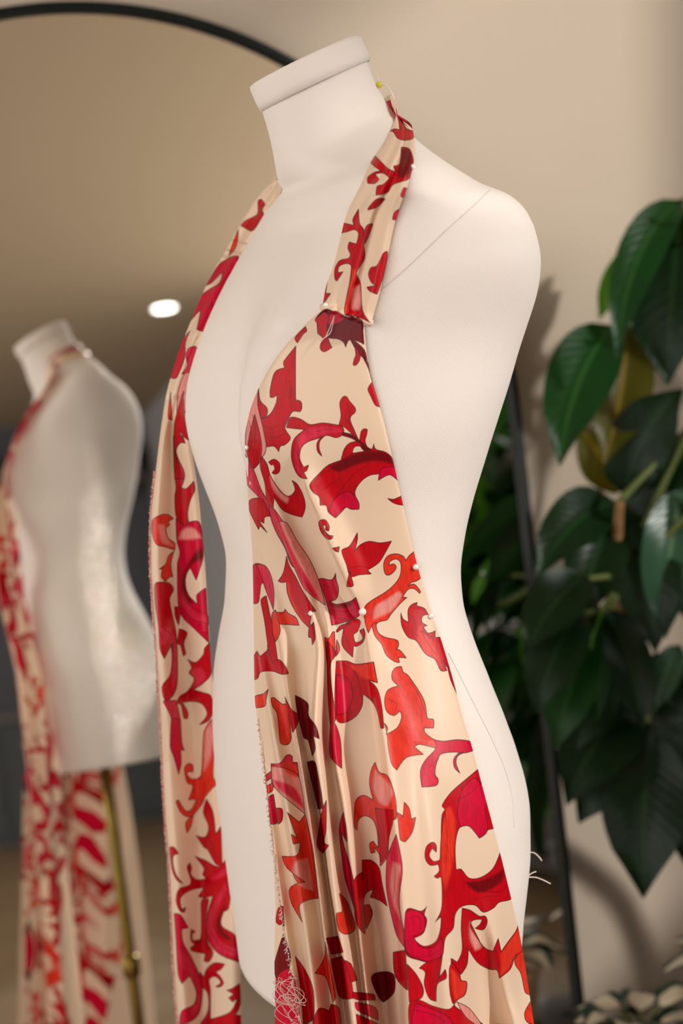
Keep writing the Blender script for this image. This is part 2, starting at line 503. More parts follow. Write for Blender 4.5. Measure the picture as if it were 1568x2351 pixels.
# ------------------------------------------------------------------ fabric print: scroll motifs, plus one fold's painted shade, as outlines on the cloth
CRI, MAG, COR, DRK, PNK, ROS = 0, 1, 2, 3, 4, 5
TONE = np.array([srgb(206, 0, 24)[:3], srgb(220, 0, 56)[:3], srgb(240, 58, 40)[:3], srgb(124, 0, 12)[:3], srgb(246, 158, 150)[:3], srgb(228, 44, 76)[:3]])
VIEWS = {'3': (540, 680, 2.8), '4': (540, 1200, 2.8), '5': (540, 1750, 2.178), '6': (300, 1000, 3.359), '7': (340, 1650, 3.353), '2': (320, 380, 3.2655), '1': (540, 60, 2.119)}
MOTIFS = [
 ('3', PNK, '150,575 100,700 75,800 65,920 70,1000 110,1090 155,1050 195,1000 195,900 165,790 145,690'),
 ('3', CRI, '125,760 150,850 170,960 160,1060 120,1110 80,1020 90,900'),
 ('3', CRI, '150,580 160,670 205,720 200,770 165,785 145,700'),
 ('3', DRK, '515,148 560,95 600,85 700,130 812,155 822,230 828,310 790,290 740,280 722,295 710,328 695,295 660,275 600,265 585,215 530,240 525,170'),
 ('3', MAG, '590,150 640,95 705,135 680,165 610,185'),
 ('3', CRI, '515,148 575,100 600,130 590,200 600,280 622,330 575,357 548,340 550,300 560,265 530,235 530,180'),
 ('3', DRK, '740,280 770,290 830,345 848,415 820,395 780,350'),
 ('3', CRI, '765,310 800,375 800,410 775,445 757,440 765,405 775,375'),
 ('3', DRK, '820,392 845,415 870,470 884,548 878,545 858,470'),
 ('3', CRI, '882,550 905,600 930,712 900,700 870,640 853,595'),
 ('3', CRI, '385,265 452,195 460,225 440,240 400,300'),
 ('3', CRI, '390,320 312,420 320,460 270,475 245,510 225,600 225,650 245,650 268,635 265,680 235,745 195,780 165,785 185,880 205,970 250,965 280,1000 290,965 320,955 355,915 330,870 320,840 345,780 372,740 420,740 428,690 410,670 390,665 388,600 388,400'),
 ('3', CRI, '330,845 355,780 420,790 480,825 560,815 640,825 690,840 695,885 650,910 590,895 530,915 470,935 430,965 415,1010 415,1050 440,1100 472,1085 460,1120 440,1130 462,1175 420,1165 385,1120 362,1040 365,960 385,910 430,870 450,858 390,852'),
 ('3', ROS, '450,858 560,840 650,850 690,870 600,885 520,910 450,945 415,1000 415,1080 450,1170 400,1130 380,1040 395,940'),
 ('3', CRI, '580,895 545,930 540,980 558,1028 530,1000 525,950 545,915'),
 ('3', CRI, '665,830 680,770 672,690 690,650 715,645 735,675 772,720 768,750 745,770 740,800 765,860 795,930 750,885 700,840'),
 ('3', CRI, '800,920 810,870 830,852 850,858 845,890 835,930 850,975 820,970 790,935'),
 ('3', DRK, '690,875 750,890 800,930 850,970 885,990 830,995 770,925 690,895'),
 ('3', CRI, '680,1055 700,985 735,945 790,935 820,965 775,965 755,990 750,1025'),
 ('3', CRI, '480,1210 540,1140 600,1085 690,1050 760,1010 870,990 890,950 905,985 960,1000 1005,1035 1025,1105 960,1100 925,1140 870,1150 820,1180 780,1230 770,1275 795,1330 795,1370 745,1370 715,1355 680,1390 645,1425 600,1390 585,1345 545,1345 540,1290 500,1260'),
 ('3', DRK, '600,1090 690,1055 760,1015 870,993 960,1003 1005,1035 1015,1085 930,1060 850,1065 760,1090 660,1130'),
 ('3', MAG, '650,1290 720,1255 765,1280 795,1330 795,1370 745,1370 710,1355 680,1388 645,1422 605,1390 620,1340'),
 ('3', MAG, '1035,1105 960,1100 930,1130 920,1185 960,1160 1000,1150 1050,1190'),
 ('3', CRI, '980,1300 1020,1305 1065,1285 1090,1345 1050,1340 1010,1325'),
 ('3', CRI, '215,1065 250,1048 285,1075 285,1125 258,1145 235,1135 255,1110 245,1080 230,1085'),
 ('3', CRI, '170,1030 205,1080 225,1150 260,1210 310,1270 350,1285 385,1245 365,1185 400,1210 440,1290 450,1360 430,1420 370,1405 300,1370 250,1290 240,1400 205,1330 190,1200 160,1100'),
 ('3', PNK, '225,1160 262,1215 300,1265 340,1300 330,1330 280,1290 240,1230'),
 ('3', ROS, '60,1010 120,1120 165,1240 215,1330 230,1420 195,1360 150,1290 70,1200 65,1110'),
 ('3', CRI, '95,1310 165,1300 200,1350 225,1415 190,1420 185,1460 150,1440 205,1520 160,1475 150,1500 110,1420 90,1370'),
 ('3', ROS, '215,1340 260,1380 300,1440 370,1560 430,1660 475,1740 370,1740 320,1620 265,1520 230,1430'),
 ('3', CRI, '540,1445 580,1438 605,1480 600,1510 580,1500 585,1475 565,1470 570,1500 600,1535 630,1540 620,1560 590,1560 555,1520 540,1480'),
 ('3', CRI, '625,1620 670,1610 665,1645 645,1640'),
 ('4', CRI, '685,180 735,150 785,65 785,110 768,185 800,145 860,120 930,130 1005,118 960,200 920,260 850,305 875,330 800,335 740,345 715,270'),
 ('4', CRI, '735,310 760,400 745,412 715,410'),
 ('4', COR, '960,320 955,260 980,215 1030,200 1080,215 1095,245 1120,210 1160,178 1175,230 1210,300 1195,350 1165,375 1130,385 1110,410 1150,395 1190,440 1185,455 1150,425 1110,430 1075,480 1105,480 1060,520 1000,590 975,625 920,640 890,680 880,655 855,710 835,640 830,550 870,505 960,450 1020,400 1060,340 1065,265 1040,235 1000,245 985,275 1020,265 1035,290 1010,325 980,338'),
 ('4', PNK, '900,540 980,490 1050,440 1070,470 1010,560 940,600 890,620'),
 ('4', COR, '880,660 905,640 915,700 960,735 1040,755 1050,790 1035,815 1060,820 1100,870 1050,865 1055,900 1020,890 970,850 940,780 900,730'),
 ('4', CRI, '1065,580 1080,620 1115,640 1110,570 1130,530 1170,512 1165,535 1215,550 1240,590 1205,600 1200,640 1235,660 1210,670 1240,710 1285,695 1285,740 1355,745 1390,840 1410,930 1365,930 1335,880 1360,950 1320,950 1285,880 1220,840 1165,760 1110,735 1070,660'),
 ('4', COR, '1165,740 1185,670 1215,650 1200,690 1240,740 1270,760 1300,830 1330,930 1290,880 1220,840'),
 ('4', CRI, '1365,925 1400,950 1415,1015 1425,1100 1385,1010'),
 ('4', MAG, '520,370 560,358 620,368 645,325 650,370 665,430 650,490 610,505 650,525 740,505 775,480 805,575 780,610 700,640 620,660 600,560 560,430'),
 ('4', DRK, '600,508 650,528 740,506 762,495 745,535 670,548 620,530'),
 ('4', CRI, '710,650 780,620 805,640 785,700 760,720 770,770 800,765 820,740 800,695 825,680 835,720 820,770 780,795 760,790 755,865 700,810 685,770 690,720'),
 ('4', CRI, '650,695 680,660 745,645 690,680 655,705'),
 ('4', CRI, '330,215 310,320 275,375 300,385 330,380 335,450 370,540 430,630 480,680 490,580 520,570 440,450 390,350 345,270'),
 ('4', COR, '330,380 335,450 370,540 430,630 470,670 410,580 365,480 345,390'),
 ('4', PNK, '265,0 330,0 400,120 480,240 540,380 580,530 520,490 470,450 430,400 380,290 330,180'),
 ('4', ROS, '265,0 290,0 350,140 420,280 500,400 560,510 520,490 440,410 380,290 320,160'),
 ('4', MAG, '115,278 160,265 200,300 190,370 165,400 150,510 115,520'),
 ('4', ROS, '130,268 190,275 230,340 250,450 245,560 215,480 185,400 150,300'),
 ('4', CRI, '165,500 200,470 225,600 255,760 275,900 235,910 210,790 190,640'),
 ('4', COR, '265,575 310,575 320,555 345,585 390,610 410,660 340,655 280,645'),
 ('4', COR, '235,590 260,560 290,690 260,765 240,700'),
 ('4', CRI, '118,870 140,825 160,860 205,820 205,790 235,900 280,880 320,920 343,970 300,975 240,955 165,960 145,1000 120,1010'),
 ('4', CRI, '475,680 505,640 515,740 495,785 490,740 472,735'),
 ('4', COR, '575,735 600,745 625,705 640,700 640,850 625,870 600,910 608,1000 590,900'),
 ('4', CRI, '590,760 640,820 640,860 615,900 612,1000 640,1200 655,1200 640,1280 610,1300 596,1100'),
 ('4', CRI, '645,860 652,750 668,790 668,830'),
 ('4', CRI, '650,890 720,890 780,910 890,895 915,1030 850,1010 900,1050 925,1100 945,1200 955,1320 935,1320 915,1220 880,1150 820,1100 815,1180 770,1250 690,1288 650,1260 640,1100'),
 ('4', MAG, '650,975 720,1000 755,1080 750,1150 710,1220 655,1235'),
 ('4', COR, '780,915 890,897 914,1025 850,1008 800,985 740,920'),
 ('4', COR, '960,1290 980,1320 970,1360 1040,1320 1070,1250 1058,1210 1020,1240 975,1215 960,1150 975,1085 1010,1060 1050,1050 1010,1010 1010,960 1035,930 1070,925 1080,960 1110,980 1180,1080 1220,1160 1235,1255 1275,1265 1275,1320 1215,1320 1220,1350 1280,1395 1340,1405 1310,1450 1190,1425 1150,1440 1210,1490 1100,1510 1040,1590 1005,1550 985,1450 975,1355'),
 ('4', MAG, '1280,1395 1340,1405 1430,1395 1520,1410 1545,1460 1480,1480 1420,1475 1350,1480 1310,1500 1290,1560 1285,1620 1305,1650 1290,1690 1200,1700 1190,1600 1220,1530 1290,1450'),
 ('4', ROS, '1235,1530 1280,1490 1310,1505 1290,1560 1285,1620 1305,1650 1290,1690 1220,1690 1215,1600'),
 ('4', MAG, '1470,1480 1430,1500 1420,1550 1445,1610 1410,1575 1405,1520 1440,1480'),
 ('4', COR, '125,1120 180,1100 212,1070 200,1130 190,1180 135,1190'),
 ('4', COR, '230,1130 250,1125 300,1165 330,1170 345,1260 360,1380 340,1425 295,1420 285,1370 270,1230 240,1180'),
 ('4', CRI, '320,1120 360,1200 400,1230 405,1280 370,1350 350,1270'),
 ('4', DRK, '385,1110 465,1160 470,1240 520,1310 540,1390 500,1370 515,1450 495,1500 470,1400 440,1380 400,1220'),
 ('4', MAG, '612,1290 640,1290 665,1350 680,1430 685,1580 620,1520 605,1450'),
 ('4', ROS, '230,1550 290,1545 330,1495 365,1500 370,1540 400,1560 415,1680 420,1700 235,1700'),
 ('5', PNK, '180,20 250,30 310,60 330,120 350,260 290,210 230,160 190,110'),
 ('5', ROS, '190,90 240,100 300,130 335,190 345,240 280,180 220,140'),
 ('5', COR, '235,5 310,0 320,75 290,70 250,40'),
 ('5', CRI, '205,230 235,235 235,290 215,310'),
 ('5', COR, '350,260 385,420 400,530 415,680 360,690 320,720 335,800 300,740 280,700 270,640 300,610 350,600 260,530 235,470 310,465 325,400 290,410 280,360 310,380 260,250 320,300'),
 ('5', PNK, '300,500 360,480 380,560 390,640 330,620 290,560'),
 ('5', COR, '700,0 680,40 672,110 690,190 640,165 600,200 595,320 610,340 615,290 650,268 690,290 710,350 715,430 690,395 672,410 680,455 700,450 690,425 720,460 725,520 760,470 770,370 790,290 805,280 805,200 785,120 760,65 720,50'),
 ('5', PNK, '700,40 730,70 770,110 785,160 760,220 720,200 690,130'),
 ('5', CRI, '700,230 790,240 790,290 770,370 755,460 728,500 722,420 715,330'),
 ('5', COR, '810,250 840,270 845,200 870,230 880,285 903,275 885,350 850,398 825,385'),
 ('5', ROS, '805,360 830,480 835,560 820,700 850,880 855,935 810,870 780,760 755,620 760,480 780,420'),
 ('5', PNK, '790,500 825,520 815,600 812,700 830,790 795,720 775,610'),
 ('5', CRI, '635,490 680,490 720,530 735,610 760,720 720,690 675,675 690,635 650,660 640,730'),
 ('5', CRI, '645,720 670,712 687,760 655,835'),
 ('5', CRI, '1220,30 1160,80 1080,150 1035,215 1050,240 1040,290 1028,400 1025,470 1020,490 990,495 970,465 985,430 1005,450 1005,415 985,400 955,425 950,480 975,515 1015,510 1020,545 995,570 1010,580 1030,570 1035,650 1030,740 1000,800 1030,770 1025,840 1000,900 940,920 890,880 940,855 958,790 945,760 958,720 930,745 870,730 850,760 850,950 920,990 990,1000 1035,970 1050,880 1090,830 1100,760 1135,720 1200,715 1240,750 1290,730 1320,700 1385,675 1360,560 1325,450 1290,530 1230,575 1170,580 1130,535 1105,540 1100,420 1120,330 1170,320 1220,380 1260,340 1300,320 1265,180'),
 ('5', MAG, '1200,75 1140,130 1110,240 1125,325 1170,320 1220,380 1262,340 1250,230 1265,160'),
 ('5', COR, '1035,260 1075,220 1100,300 1095,420 1085,520 1050,640 1035,560 1030,400'),
 ('5', DRK, '1150,600 1230,590 1300,560 1345,530 1330,600 1240,650 1190,640'),
 ('5', MAG, '850,760 900,740 945,770 945,840 890,870 930,925 1000,920 1030,870 1040,950 990,995 920,985 855,945'),
 ('5', CRI, '1135,730 1175,740 1220,770 1250,770 1260,800 1240,838 1200,830 1225,810 1235,785 1190,790 1175,820 1210,880 1250,930 1290,945 1315,880 1330,950 1400,850 1415,815 1445,930 1400,970 1375,1035 1320,1080 1310,1040 1270,1035 1210,1000 1165,930 1160,1010 1130,1060 1085,1030 1080,980 1110,1000 1135,940 1130,830'),
 ('5', PNK, '1175,800 1200,850 1230,920 1200,940 1175,880'),
 ('5', COR, '1330,950 1400,850 1415,815 1440,930 1400,970 1370,1030 1320,1075 1330,1010'),
 ('5', COR, '1405,970 1445,940 1475,1080 1485,1165 1450,1150 1430,1060 1400,1010'),
 ('5', COR, '1485,1185 1510,1309 1460,1300 1448,1250'),
 ('5', CRI, '960,1000 1035,975 1020,1080 1050,1035 1055,1080 1010,1110 1005,1195 970,1180 945,1110 950,1050 920,1030'),
 ('5', CRI, '870,1210 920,1190 990,1220 1070,1235 1110,1190 1150,1160 1158,1100 1130,1090 1120,1050 1085,1000 1070,1040 1085,1200 1180,1270 1240,1309 870,1309'),
 ('5', COR, '1075,1030 1110,1060 1130,1092 1156,1102 1148,1158 1100,1190 1085,1130'),
 ('5', MAG, '900,1205 990,1235 1060,1270 1090,1309 880,1309'),
 ('5', PNK, '1110,1200 1170,1230 1230,1309 1200,1309 1150,1270'),
 ('5', CRI, '790,950 850,940 860,1080 860,1140 800,1070'),
 ('5', CRI, '860,1010 905,1060 940,1130 930,1180 870,1200'),
 ('5', CRI, '205,800 215,730 240,720 245,820'),
 ('5', DRK, '240,860 275,960 265,1040 205,1080 195,1010'),
 ('5', MAG, '265,1030 300,1100 330,1309 200,1309 205,1080'),
 ('5', CRI, '300,970 350,1040 390,1140 390,1280 340,1309 330,1150'),
 ('5', COR, '400,1055 445,980 450,900 500,1170 490,1200 460,1090 440,1065'),
 ('5', CRI, '390,1290 420,1230 470,1245 480,1210 520,1230 530,1309 390,1309'),
 ('5', CRI, '455,880 515,870 540,950 480,960'),
 ('5', CRI, '480,985 535,970 580,1090 590,1180 520,1170'),
 ('5', COR, '520,655 555,690 580,750 600,830 560,860 520,840 505,760 535,745'),
 ('5', CRI, '455,190 455,330 445,400 468,415 440,455 410,420 415,360 430,260'),
 ('5', MAG, '540,250 555,330 560,400 530,350 545,420 575,520 600,640 605,760 570,650 545,560 520,340'),
 ('5', CRI, '595,590 635,550 650,860 620,830 600,770'),
 ('5', CRI, '545,990 580,1010 610,1090 580,1100'),
 ('5', CRI, '590,1150 690,1160 700,1190 600,1185'),
 ('5', ROS, '600,1200 700,1225 715,1290 610,1240'),
 ('5', CRI, '605,1260 720,1309 610,1309'),
 ('5', DRK, '680,1080 720,1050 790,1060 795,1150 740,1200 715,1170'),  # not print: shade of a deep fold valley, painted dark red
 ('5', DRK, '360,0 400,0 430,150 440,230 415,235'),
 ('5', CRI, '148,70 180,45 182,75 150,100'),
 ('5', COR, '152,125 185,105 188,140 155,160'),
 ('5', MAG, '158,190 192,160 210,300 178,310'),
 # far panel
 ('6', CRI, '330,0 395,0 420,60 380,60 350,130 410,270 415,330 390,400 430,410 485,350 495,420 460,500 440,600 450,680 400,690 350,620 340,470 350,400 335,250'),
 ('6', ROS, '340,160 395,270 400,330 375,390 360,330'),
 ('6', COR, '165,680 180,640 240,610 290,610 330,640 290,665 300,690 270,720 290,790 340,830 340,885 270,860 200,840 170,770'),
 ('6', PNK, '215,690 260,690 290,800 330,850 240,820'),
 ('6', COR, '335,890 310,990 325,1090 300,1090 270,1125 235,1090 245,1030 220,1030 270,990 290,930'),
 ('6', MAG, '350,640 420,700 460,665 530,670 555,790 560,930 530,1040 505,1115 460,1020 420,1100 440,1220 520,1305 510,1230 580,1175 600,1520 605,1600 480,1480 400,1400 365,1300 360,1000 380,900 355,800'),
 ('6', PNK, '370,800 400,730 470,710 520,750 545,790 450,800'),
 ('6', DRK, '470,940 540,860 558,930 530,960 470,1000 425,1090 430,1190 480,1290 440,1290 400,1190 400,1080'),
 ('6', ROS, '410,1240 470,1330 540,1390 600,1390 600,1460 520,1440 430,1380 395,1290'),
 ('6', CRI, '185,1150 230,1130 300,1140 330,1190 300,1260 320,1380 350,1520 360,1700 360,1900 330,2000 270,2060 240,1940 310,1830 320,1600 290,1660 260,1720 225,1640 215,1480 190,1300'),
 ('6', ROS, '230,1490 300,1480 340,1560 350,1700 350,1880 320,1980 320,1700 300,1560 260,1620 235,1600'),
 ('6', CRI, '375,1490 435,1520 410,1600 425,1680 405,1700 385,1620 360,1600'),
 ('6', CRI, '340,1320 385,1340 370,1460 345,1400'),
 ('6', CRI, '440,1725 500,1750 560,1690 570,1640 610,1600 625,1820 560,1910 480,1960 570,1985 620,2010 635,2120 600,2200 530,2230 590,2150 550,2070 470,2050 400,2060 440,2130 440,2180 410,2180 390,2080 360,2060 380,2010 440,1970 490,1880 450,1830 470,1790'),
 ('6', ROS, '455,1820 530,1790 580,1850 540,1920 490,1940 500,1880'),
 ('6', ROS, '250,2050 350,2040 380,2180 385,2351 310,2351 320,2200'),
 ('7', MAG, '180,0 250,0 260,180 280,245 250,240 255,340 235,430 200,300 170,210'),
 ('7', COR, '280,385 310,345 345,360 345,410 310,410 300,430 340,465 410,430 430,100 500,0 510,150 500,440 525,500 490,540 440,600 420,650 350,740 300,755 250,720 215,640 235,625 290,710 340,690 370,620 310,625 345,520 300,490'),
 ('7', PNK, '440,110 495,20 495,200 470,330 430,400'),
 ('7', COR, '350,740 330,830 300,880 290,800'),
 ('7', CRI, '450,620 500,720 520,890 560,830 570,1130 520,1120 460,1010 430,990 370,900 440,910 465,830 425,720'),
 ('7', CRI, '360,1060 440,1090 540,1140 600,1080 640,1240 620,1460 560,1500 570,1600 680,1680 720,1880 560,1820 470,1720 445,1560 500,1360 440,1380 385,1370 430,1300 330,1320 250,1380 260,1470 290,1450 280,1490 245,1480 215,1400 240,1310 330,1270 300,1150 320,1110 335,1150 330,1200 380,1240 450,1230 420,1200 430,1150'),
 ('7', ROS, '480,1230 600,1150 600,1200 520,1240'),
 ('7', ROS, '520,1400 600,1260 590,1350 530,1470 500,1580 540,1700 640,1760 690,1760 690,1830 560,1810 475,1700 460,1560'),
 ('7', DRK, '560,1480 600,1440 560,1560 580,1640 650,1690 600,1700 540,1640 530,1560'),
 ('7', CRI, '410,1400 470,1390 440,1560 460,1720 500,1800 470,1870 430,1865 440,1810 340,1790 330,1760 400,1700 410,1560'),
 ('7', CRI, '165,990 200,990 235,1040 200,1050 190,1100 215,1200 270,1270 220,1240 185,1160'),
 ('7', MAG, '200,1500 250,1510 310,1610 260,1620 270,1720 330,1830 390,1960 420,2060 400,2250 330,2330 240,2351 260,2250 350,2200 370,2100 320,1980 260,2040 230,1960 215,1700'),
 ('7', ROS, '230,1760 290,1820 380,1980 400,2080 380,2230 300,2320 370,2180 370,2080 310,1960 250,1900'),
 ('7', CRI, '330,1620 365,1640 340,1660 345,1710 390,1700 370,1740 330,1710'),
 ('7', CRI, '590,1890 510,1880 450,1930 430,1990 400,1950 410,2050 460,2120 460,2250 400,2351 480,2351 480,2200 480,2090 470,2010 510,1985 550,2010 555,2040 520,2060 545,2068 580,2040 560,1990 520,1950 560,1930'),
 ('7', CRI, '705,2040 640,2080 605,2090 660,2120 620,2150 650,2180 690,2150 640,2250 560,2290 450,2320 470,2351 740,2351 740,2290 670,2280 710,2200'),
 ('2', CRI, '890,265 915,255 940,290 920,330 930,380 860,480 830,490 760,450 800,410 880,370 890,320'),
 ('2', COR, '740,480 740,540 720,620 670,680 690,610'),
 ('2', MAG, '745,680 700,680 600,740 530,850 500,900 540,880 620,800 600,880 480,960 420,1060 370,1180 440,1100 460,1090 430,1230 520,1230 640,950 720,770'),
 ('2', MAG, '380,1240 330,1300 260,1440 230,1590 280,1590 340,1440 345,1330'),
 ('2', ROS, '370,1370 420,1355 440,1400 400,1480 370,1560 320,1560 360,1500 350,1430'),
 ('2', PNK, '340,1560 390,1560 360,1700 345,1850 280,1900 290,1700'),
 ('2', CRI, '330,1690 340,1900 370,2060 330,2030 300,1980 310,2060 270,2150 330,2351 265,2351 260,2000 270,1900'),
 ('2', COR, '215,1890 245,1910 235,1700 225,1760'),
 # halter strap
 ('1', CRI, '785,430 808,430 815,470 835,500 870,510 865,545 825,555 790,545 770,515 750,510 775,500 800,505 795,460'),
 ('1', CRI, '808,590 850,600 870,680 850,740 770,770 740,810 685,822 690,780 720,770 750,740 720,715 680,720 700,745 680,765 645,765 645,735 680,710 710,705 660,665 680,630 710,660 740,690 780,710 770,680 800,670'),
 ('1', DRK, '810,600 850,600 866,680 840,730 790,740 790,700 800,670'),
 ('1', CRI, '730,840 690,880 645,895 650,880 690,840'),
 ('1', MAG, '820,785 838,790 820,835 805,825'),
 ('1', MAG, '775,905 800,890 785,940 765,940'),
 ('1', CRI, '600,890 572,940 580,970 515,955 500,1010 545,1000 580,990 600,1010 590,1060 555,1050 548,1080 560,1110 550,1130 510,1140 485,1180 485,1230 495,1240 525,1195 500,1200 505,1170 540,1155 565,1170 550,1290 535,1350 530,1400 610,1420 660,1445 620,1385 610,1250 590,1200 630,1130 625,1060 625,990 605,960'),
 ('1', COR, '575,1180 590,1200 565,1290 545,1400 530,1395 545,1300'),
 ('1', PNK, '575,1280 605,1260 612,1340 600,1380 565,1370'),
 ('1', CRI, '670,960 640,970 628,1010 630,1060 650,1020'),
 ('1', CRI, '740,1095 720,1105 690,1165 660,1175 648,1210 665,1250 690,1260 640,1270 655,1290 690,1305 720,1220 740,1130'),
 ('1', CRI, '455,1190 440,1300 465,1300 430,1350 425,1320'),
]


def smooth_poly(P, sub=4):
    P = np.asarray(P, float)
    n = len(P)
    out = []
    prev, nxt = np.roll(P, 1, 0), np.roll(P, -1, 0)
    a, b = P - prev, nxt - P
    la, lb = np.hypot(*a.T), np.hypot(*b.T)
    cosang = (a * b).sum(1) / (la * lb + 1e-9)
    T = (nxt - prev) * .5
    lim = 1.3 * np.minimum(la, lb)
    tl = np.hypot(*T.T)
    T = T * np.minimum(1, lim / (tl + 1e-9))[:, None]
    T[cosang < 0.15] = 0
    for i in range(n):
        j = (i + 1) % n
        for k in range(sub):
            t = k / sub
            out.append((2 * t ** 3 - 3 * t * t + 1) * P[i] + (t ** 3 - 2 * t * t + t) * T[i] + (-2 * t ** 3 + 3 * t * t) * P[j] + (t ** 3 - t * t) * T[j])
    return np.array(out)


PH, PW = int(H) + 1, 1280
SDF = np.full((PH, PW), 40.0, np.float32)
LIN = np.full((PH, PW), 40.0, np.float32)
PCOL = np.tile(np.array(TONE[0], np.float32), (PH, PW, 1))
for view, tone, txt in MOTIFS:
    ox, oy, k = VIEWS[view]
    P = np.array([[float(c) for c in p.split(',')] for p in txt.split()])
    P = smooth_poly(P) / k + (ox, oy)
    m = 14
    x0, x1 = int(max(0, P[:, 0].min() - m)), int(min(PW, P[:, 0].max() + m + 1))
    y0, y1 = int(max(0, P[:, 1].min() - m)), int(min(PH, P[:, 1].max() + m + 1))
    if x1 <= x0 or y1 <= y0:
        continue
    X, Y = np.meshgrid(np.arange(x0, x1, dtype=np.float32), np.arange(y0, y1, dtype=np.float32))
    d2 = np.full(X.shape, 1e9, np.float32)
    ins = np.zeros(X.shape, bool)
    for i in range(len(P)):
        (ax_, ay_), (bx_, by_) = P[i], P[(i + 1) % len(P)]
        ex, ey = bx_ - ax_, by_ - ay_
        l2 = ex * ex + ey * ey
        if l2 < 1e-9:
            continue
        t = np.clip(((X - ax_) * ex + (Y - ay_) * ey) / l2, 0, 1)
        d2 = np.minimum(d2, (X - ax_ - t * ex) ** 2 + (Y - ay_ - t * ey) ** 2)
        cond = (ay_ > Y) != (by_ > Y)
        if abs(ey) > 1e-9:
            ins ^= cond & (X < (Y - ay_) * ex / ey + ax_)
    sd = np.sqrt(d2) * np.where(ins, -1, 1)
    S, L, C = SDF[y0:y1, x0:x1], LIN[y0:y1, x0:x1], PCOL[y0:y1, x0:x1]
    soft = tone in (PNK, ROS, DRK) or (tone == COR and (S < 0)[ins].mean() > .6 if ins.any() else False)
    inner = ins & (S < -1)
    ext = (~ins) & (sd < S) & (S > 0)
    if soft and inner.sum() > .6 * max(1, ins.sum()):           # a tint inside a motif: soft edge, no ink line
        w = np.clip(.5 - sd / 7.0, 0, 1)[..., None] * (S < 0)[..., None]
        C[:] = C * (1 - w) + TONE[tone] * w
        L[:] = np.minimum(L, np.where(ins, np.abs(sd) + 1.0, 40))
    else:
        C[ins] = TONE[tone]; C[ext] = TONE[tone]
        L[:] = np.where(sd < 0, np.abs(sd), np.minimum(L, np.abs(sd)))
    SDF[y0:y1, x0:x1] = np.minimum(S, sd)


INK = [('3', '500,1200 600,1120 700,1080 800,1050'), ('3', '650,1290 700,1220 780,1130 850,1090'), ('3', '690,1060 800,1030 900,1022'), ('3', '350,540 357,600 352,660'), ('3', '175,830 230,850 290,820'),
 ('3', '200,900 260,910 320,880'), ('3', '720,690 735,760 730,800'), ('3', '520,870 600,855 660,865'), ('3', '550,1250 600,1220 680,1160'), ('3', '110,760 130,850 125,950'), ('3', '90,800 105,900 100,980'),
 ('4', '545,405 580,402 615,425'), ('4', '605,610 700,622 790,590'), ('4', '605,560 700,570 790,550'), ('4', '650,900 740,935 790,1000 805,1080 795,1140'), ('4', '715,300 800,280 860,290'), ('4', '1160,740 1200,700 1260,740'),
 ('4', '1110,580 1150,620 1165,690'), ('4', '1000,1140 1040,1170 1030,1210'), ('4', '1190,690 1230,760 1290,850'), ('4', '830,1110 870,1125 900,1180'), ('4', '660,985 715,1015 745,1080'), ('4', '700,700 720,760 740,820'), ('4', '1130,1030 1180,1110 1215,1200'),
 ('5', '1160,600 1230,640 1310,650 1360,620'), ('5', '1190,690 1260,672 1310,668'), ('5', '870,780 910,770 930,800 915,850'), ('5', '860,950 920,975 990,960 1030,930'), ('5', '1110,190 1180,150 1230,100'), ('5', '1050,250 1060,400 1050,560'), ('5', '790,420 800,560 790,680'), ('5', '900,1240 990,1262 1050,1300'),
 ('6', '370,1020 390,1200 440,1300 520,1350 590,1370'), ('6', '400,1330 480,1420 590,1450'), ('6', '250,1480 320,1560 335,1750'), ('7', '500,1480 480,1600 540,1730 660,1800'), ('7', '530,1420 500,1560 560,1690'), ('7', '450,900 490,960 520,1060'),
 ('1', '560,1060 580,1120 570,1180'), ('1', '700,1180 690,1230')]
for view, txt in INK:
    ox, oy, k = VIEWS[view]
    P = np.array([[float(c) for c in p.split(',')] for p in txt.split()]) / k + (ox, oy)
    P = curve(np.column_stack([np.arange(len(P)), P]))(np.linspace(0, len(P) - 1, 8 * (len(P) - 1) + 1))
    x0, x1 = int(P[:, 0].min() - 6), int(P[:, 0].max() + 7)
    y0, y1 = int(P[:, 1].min() - 6), int(min(PH, P[:, 1].max() + 7))
    X, Y = np.meshgrid(np.arange(x0, x1, dtype=np.float32), np.arange(y0, y1, dtype=np.float32))
    d2 = np.full(X.shape, 1e9, np.float32)
    for i in range(len(P) - 1):
        e_ = P[i + 1] - P[i]; l2 = e_ @ e_ + 1e-9
        t = np.clip(((X - P[i, 0]) * e_[0] + (Y - P[i, 1]) * e_[1]) / l2, 0, 1)
        d2 = np.minimum(d2, (X - P[i, 0] - t * e_[0]) ** 2 + (Y - P[i, 1] - t * e_[1]) ** 2)
    reg = LIN[y0:y1, x0:x1]
    ok_ = SDF[y0:y1, x0:x1] < 0
    reg[ok_] = np.minimum(reg, np.sqrt(d2) + .25)[ok_]


def sample(A, px, py):
    py = np.where(py > H - 1, (H - 1) - np.abs(((py - H + 1) * 1.25 + 600) % 1200 - 600), py)
    px = np.where(py > 0, px, px)
    py = np.abs(py)
    x = np.clip(px, 0, PW - 1.001); y = np.clip(py, 0, PH - 1.001)
    xi, yi = x.astype(int), y.astype(int)
    fx, fy = x - xi, y - yi
    if A.ndim == 3:
        fx, fy = fx[..., None], fy[..., None]
    return (A[yi, xi] * (1 - fx) + A[yi, xi + 1] * fx) * (1 - fy) + (A[yi + 1, xi] * (1 - fx) + A[yi + 1, xi + 1] * fx) * fy


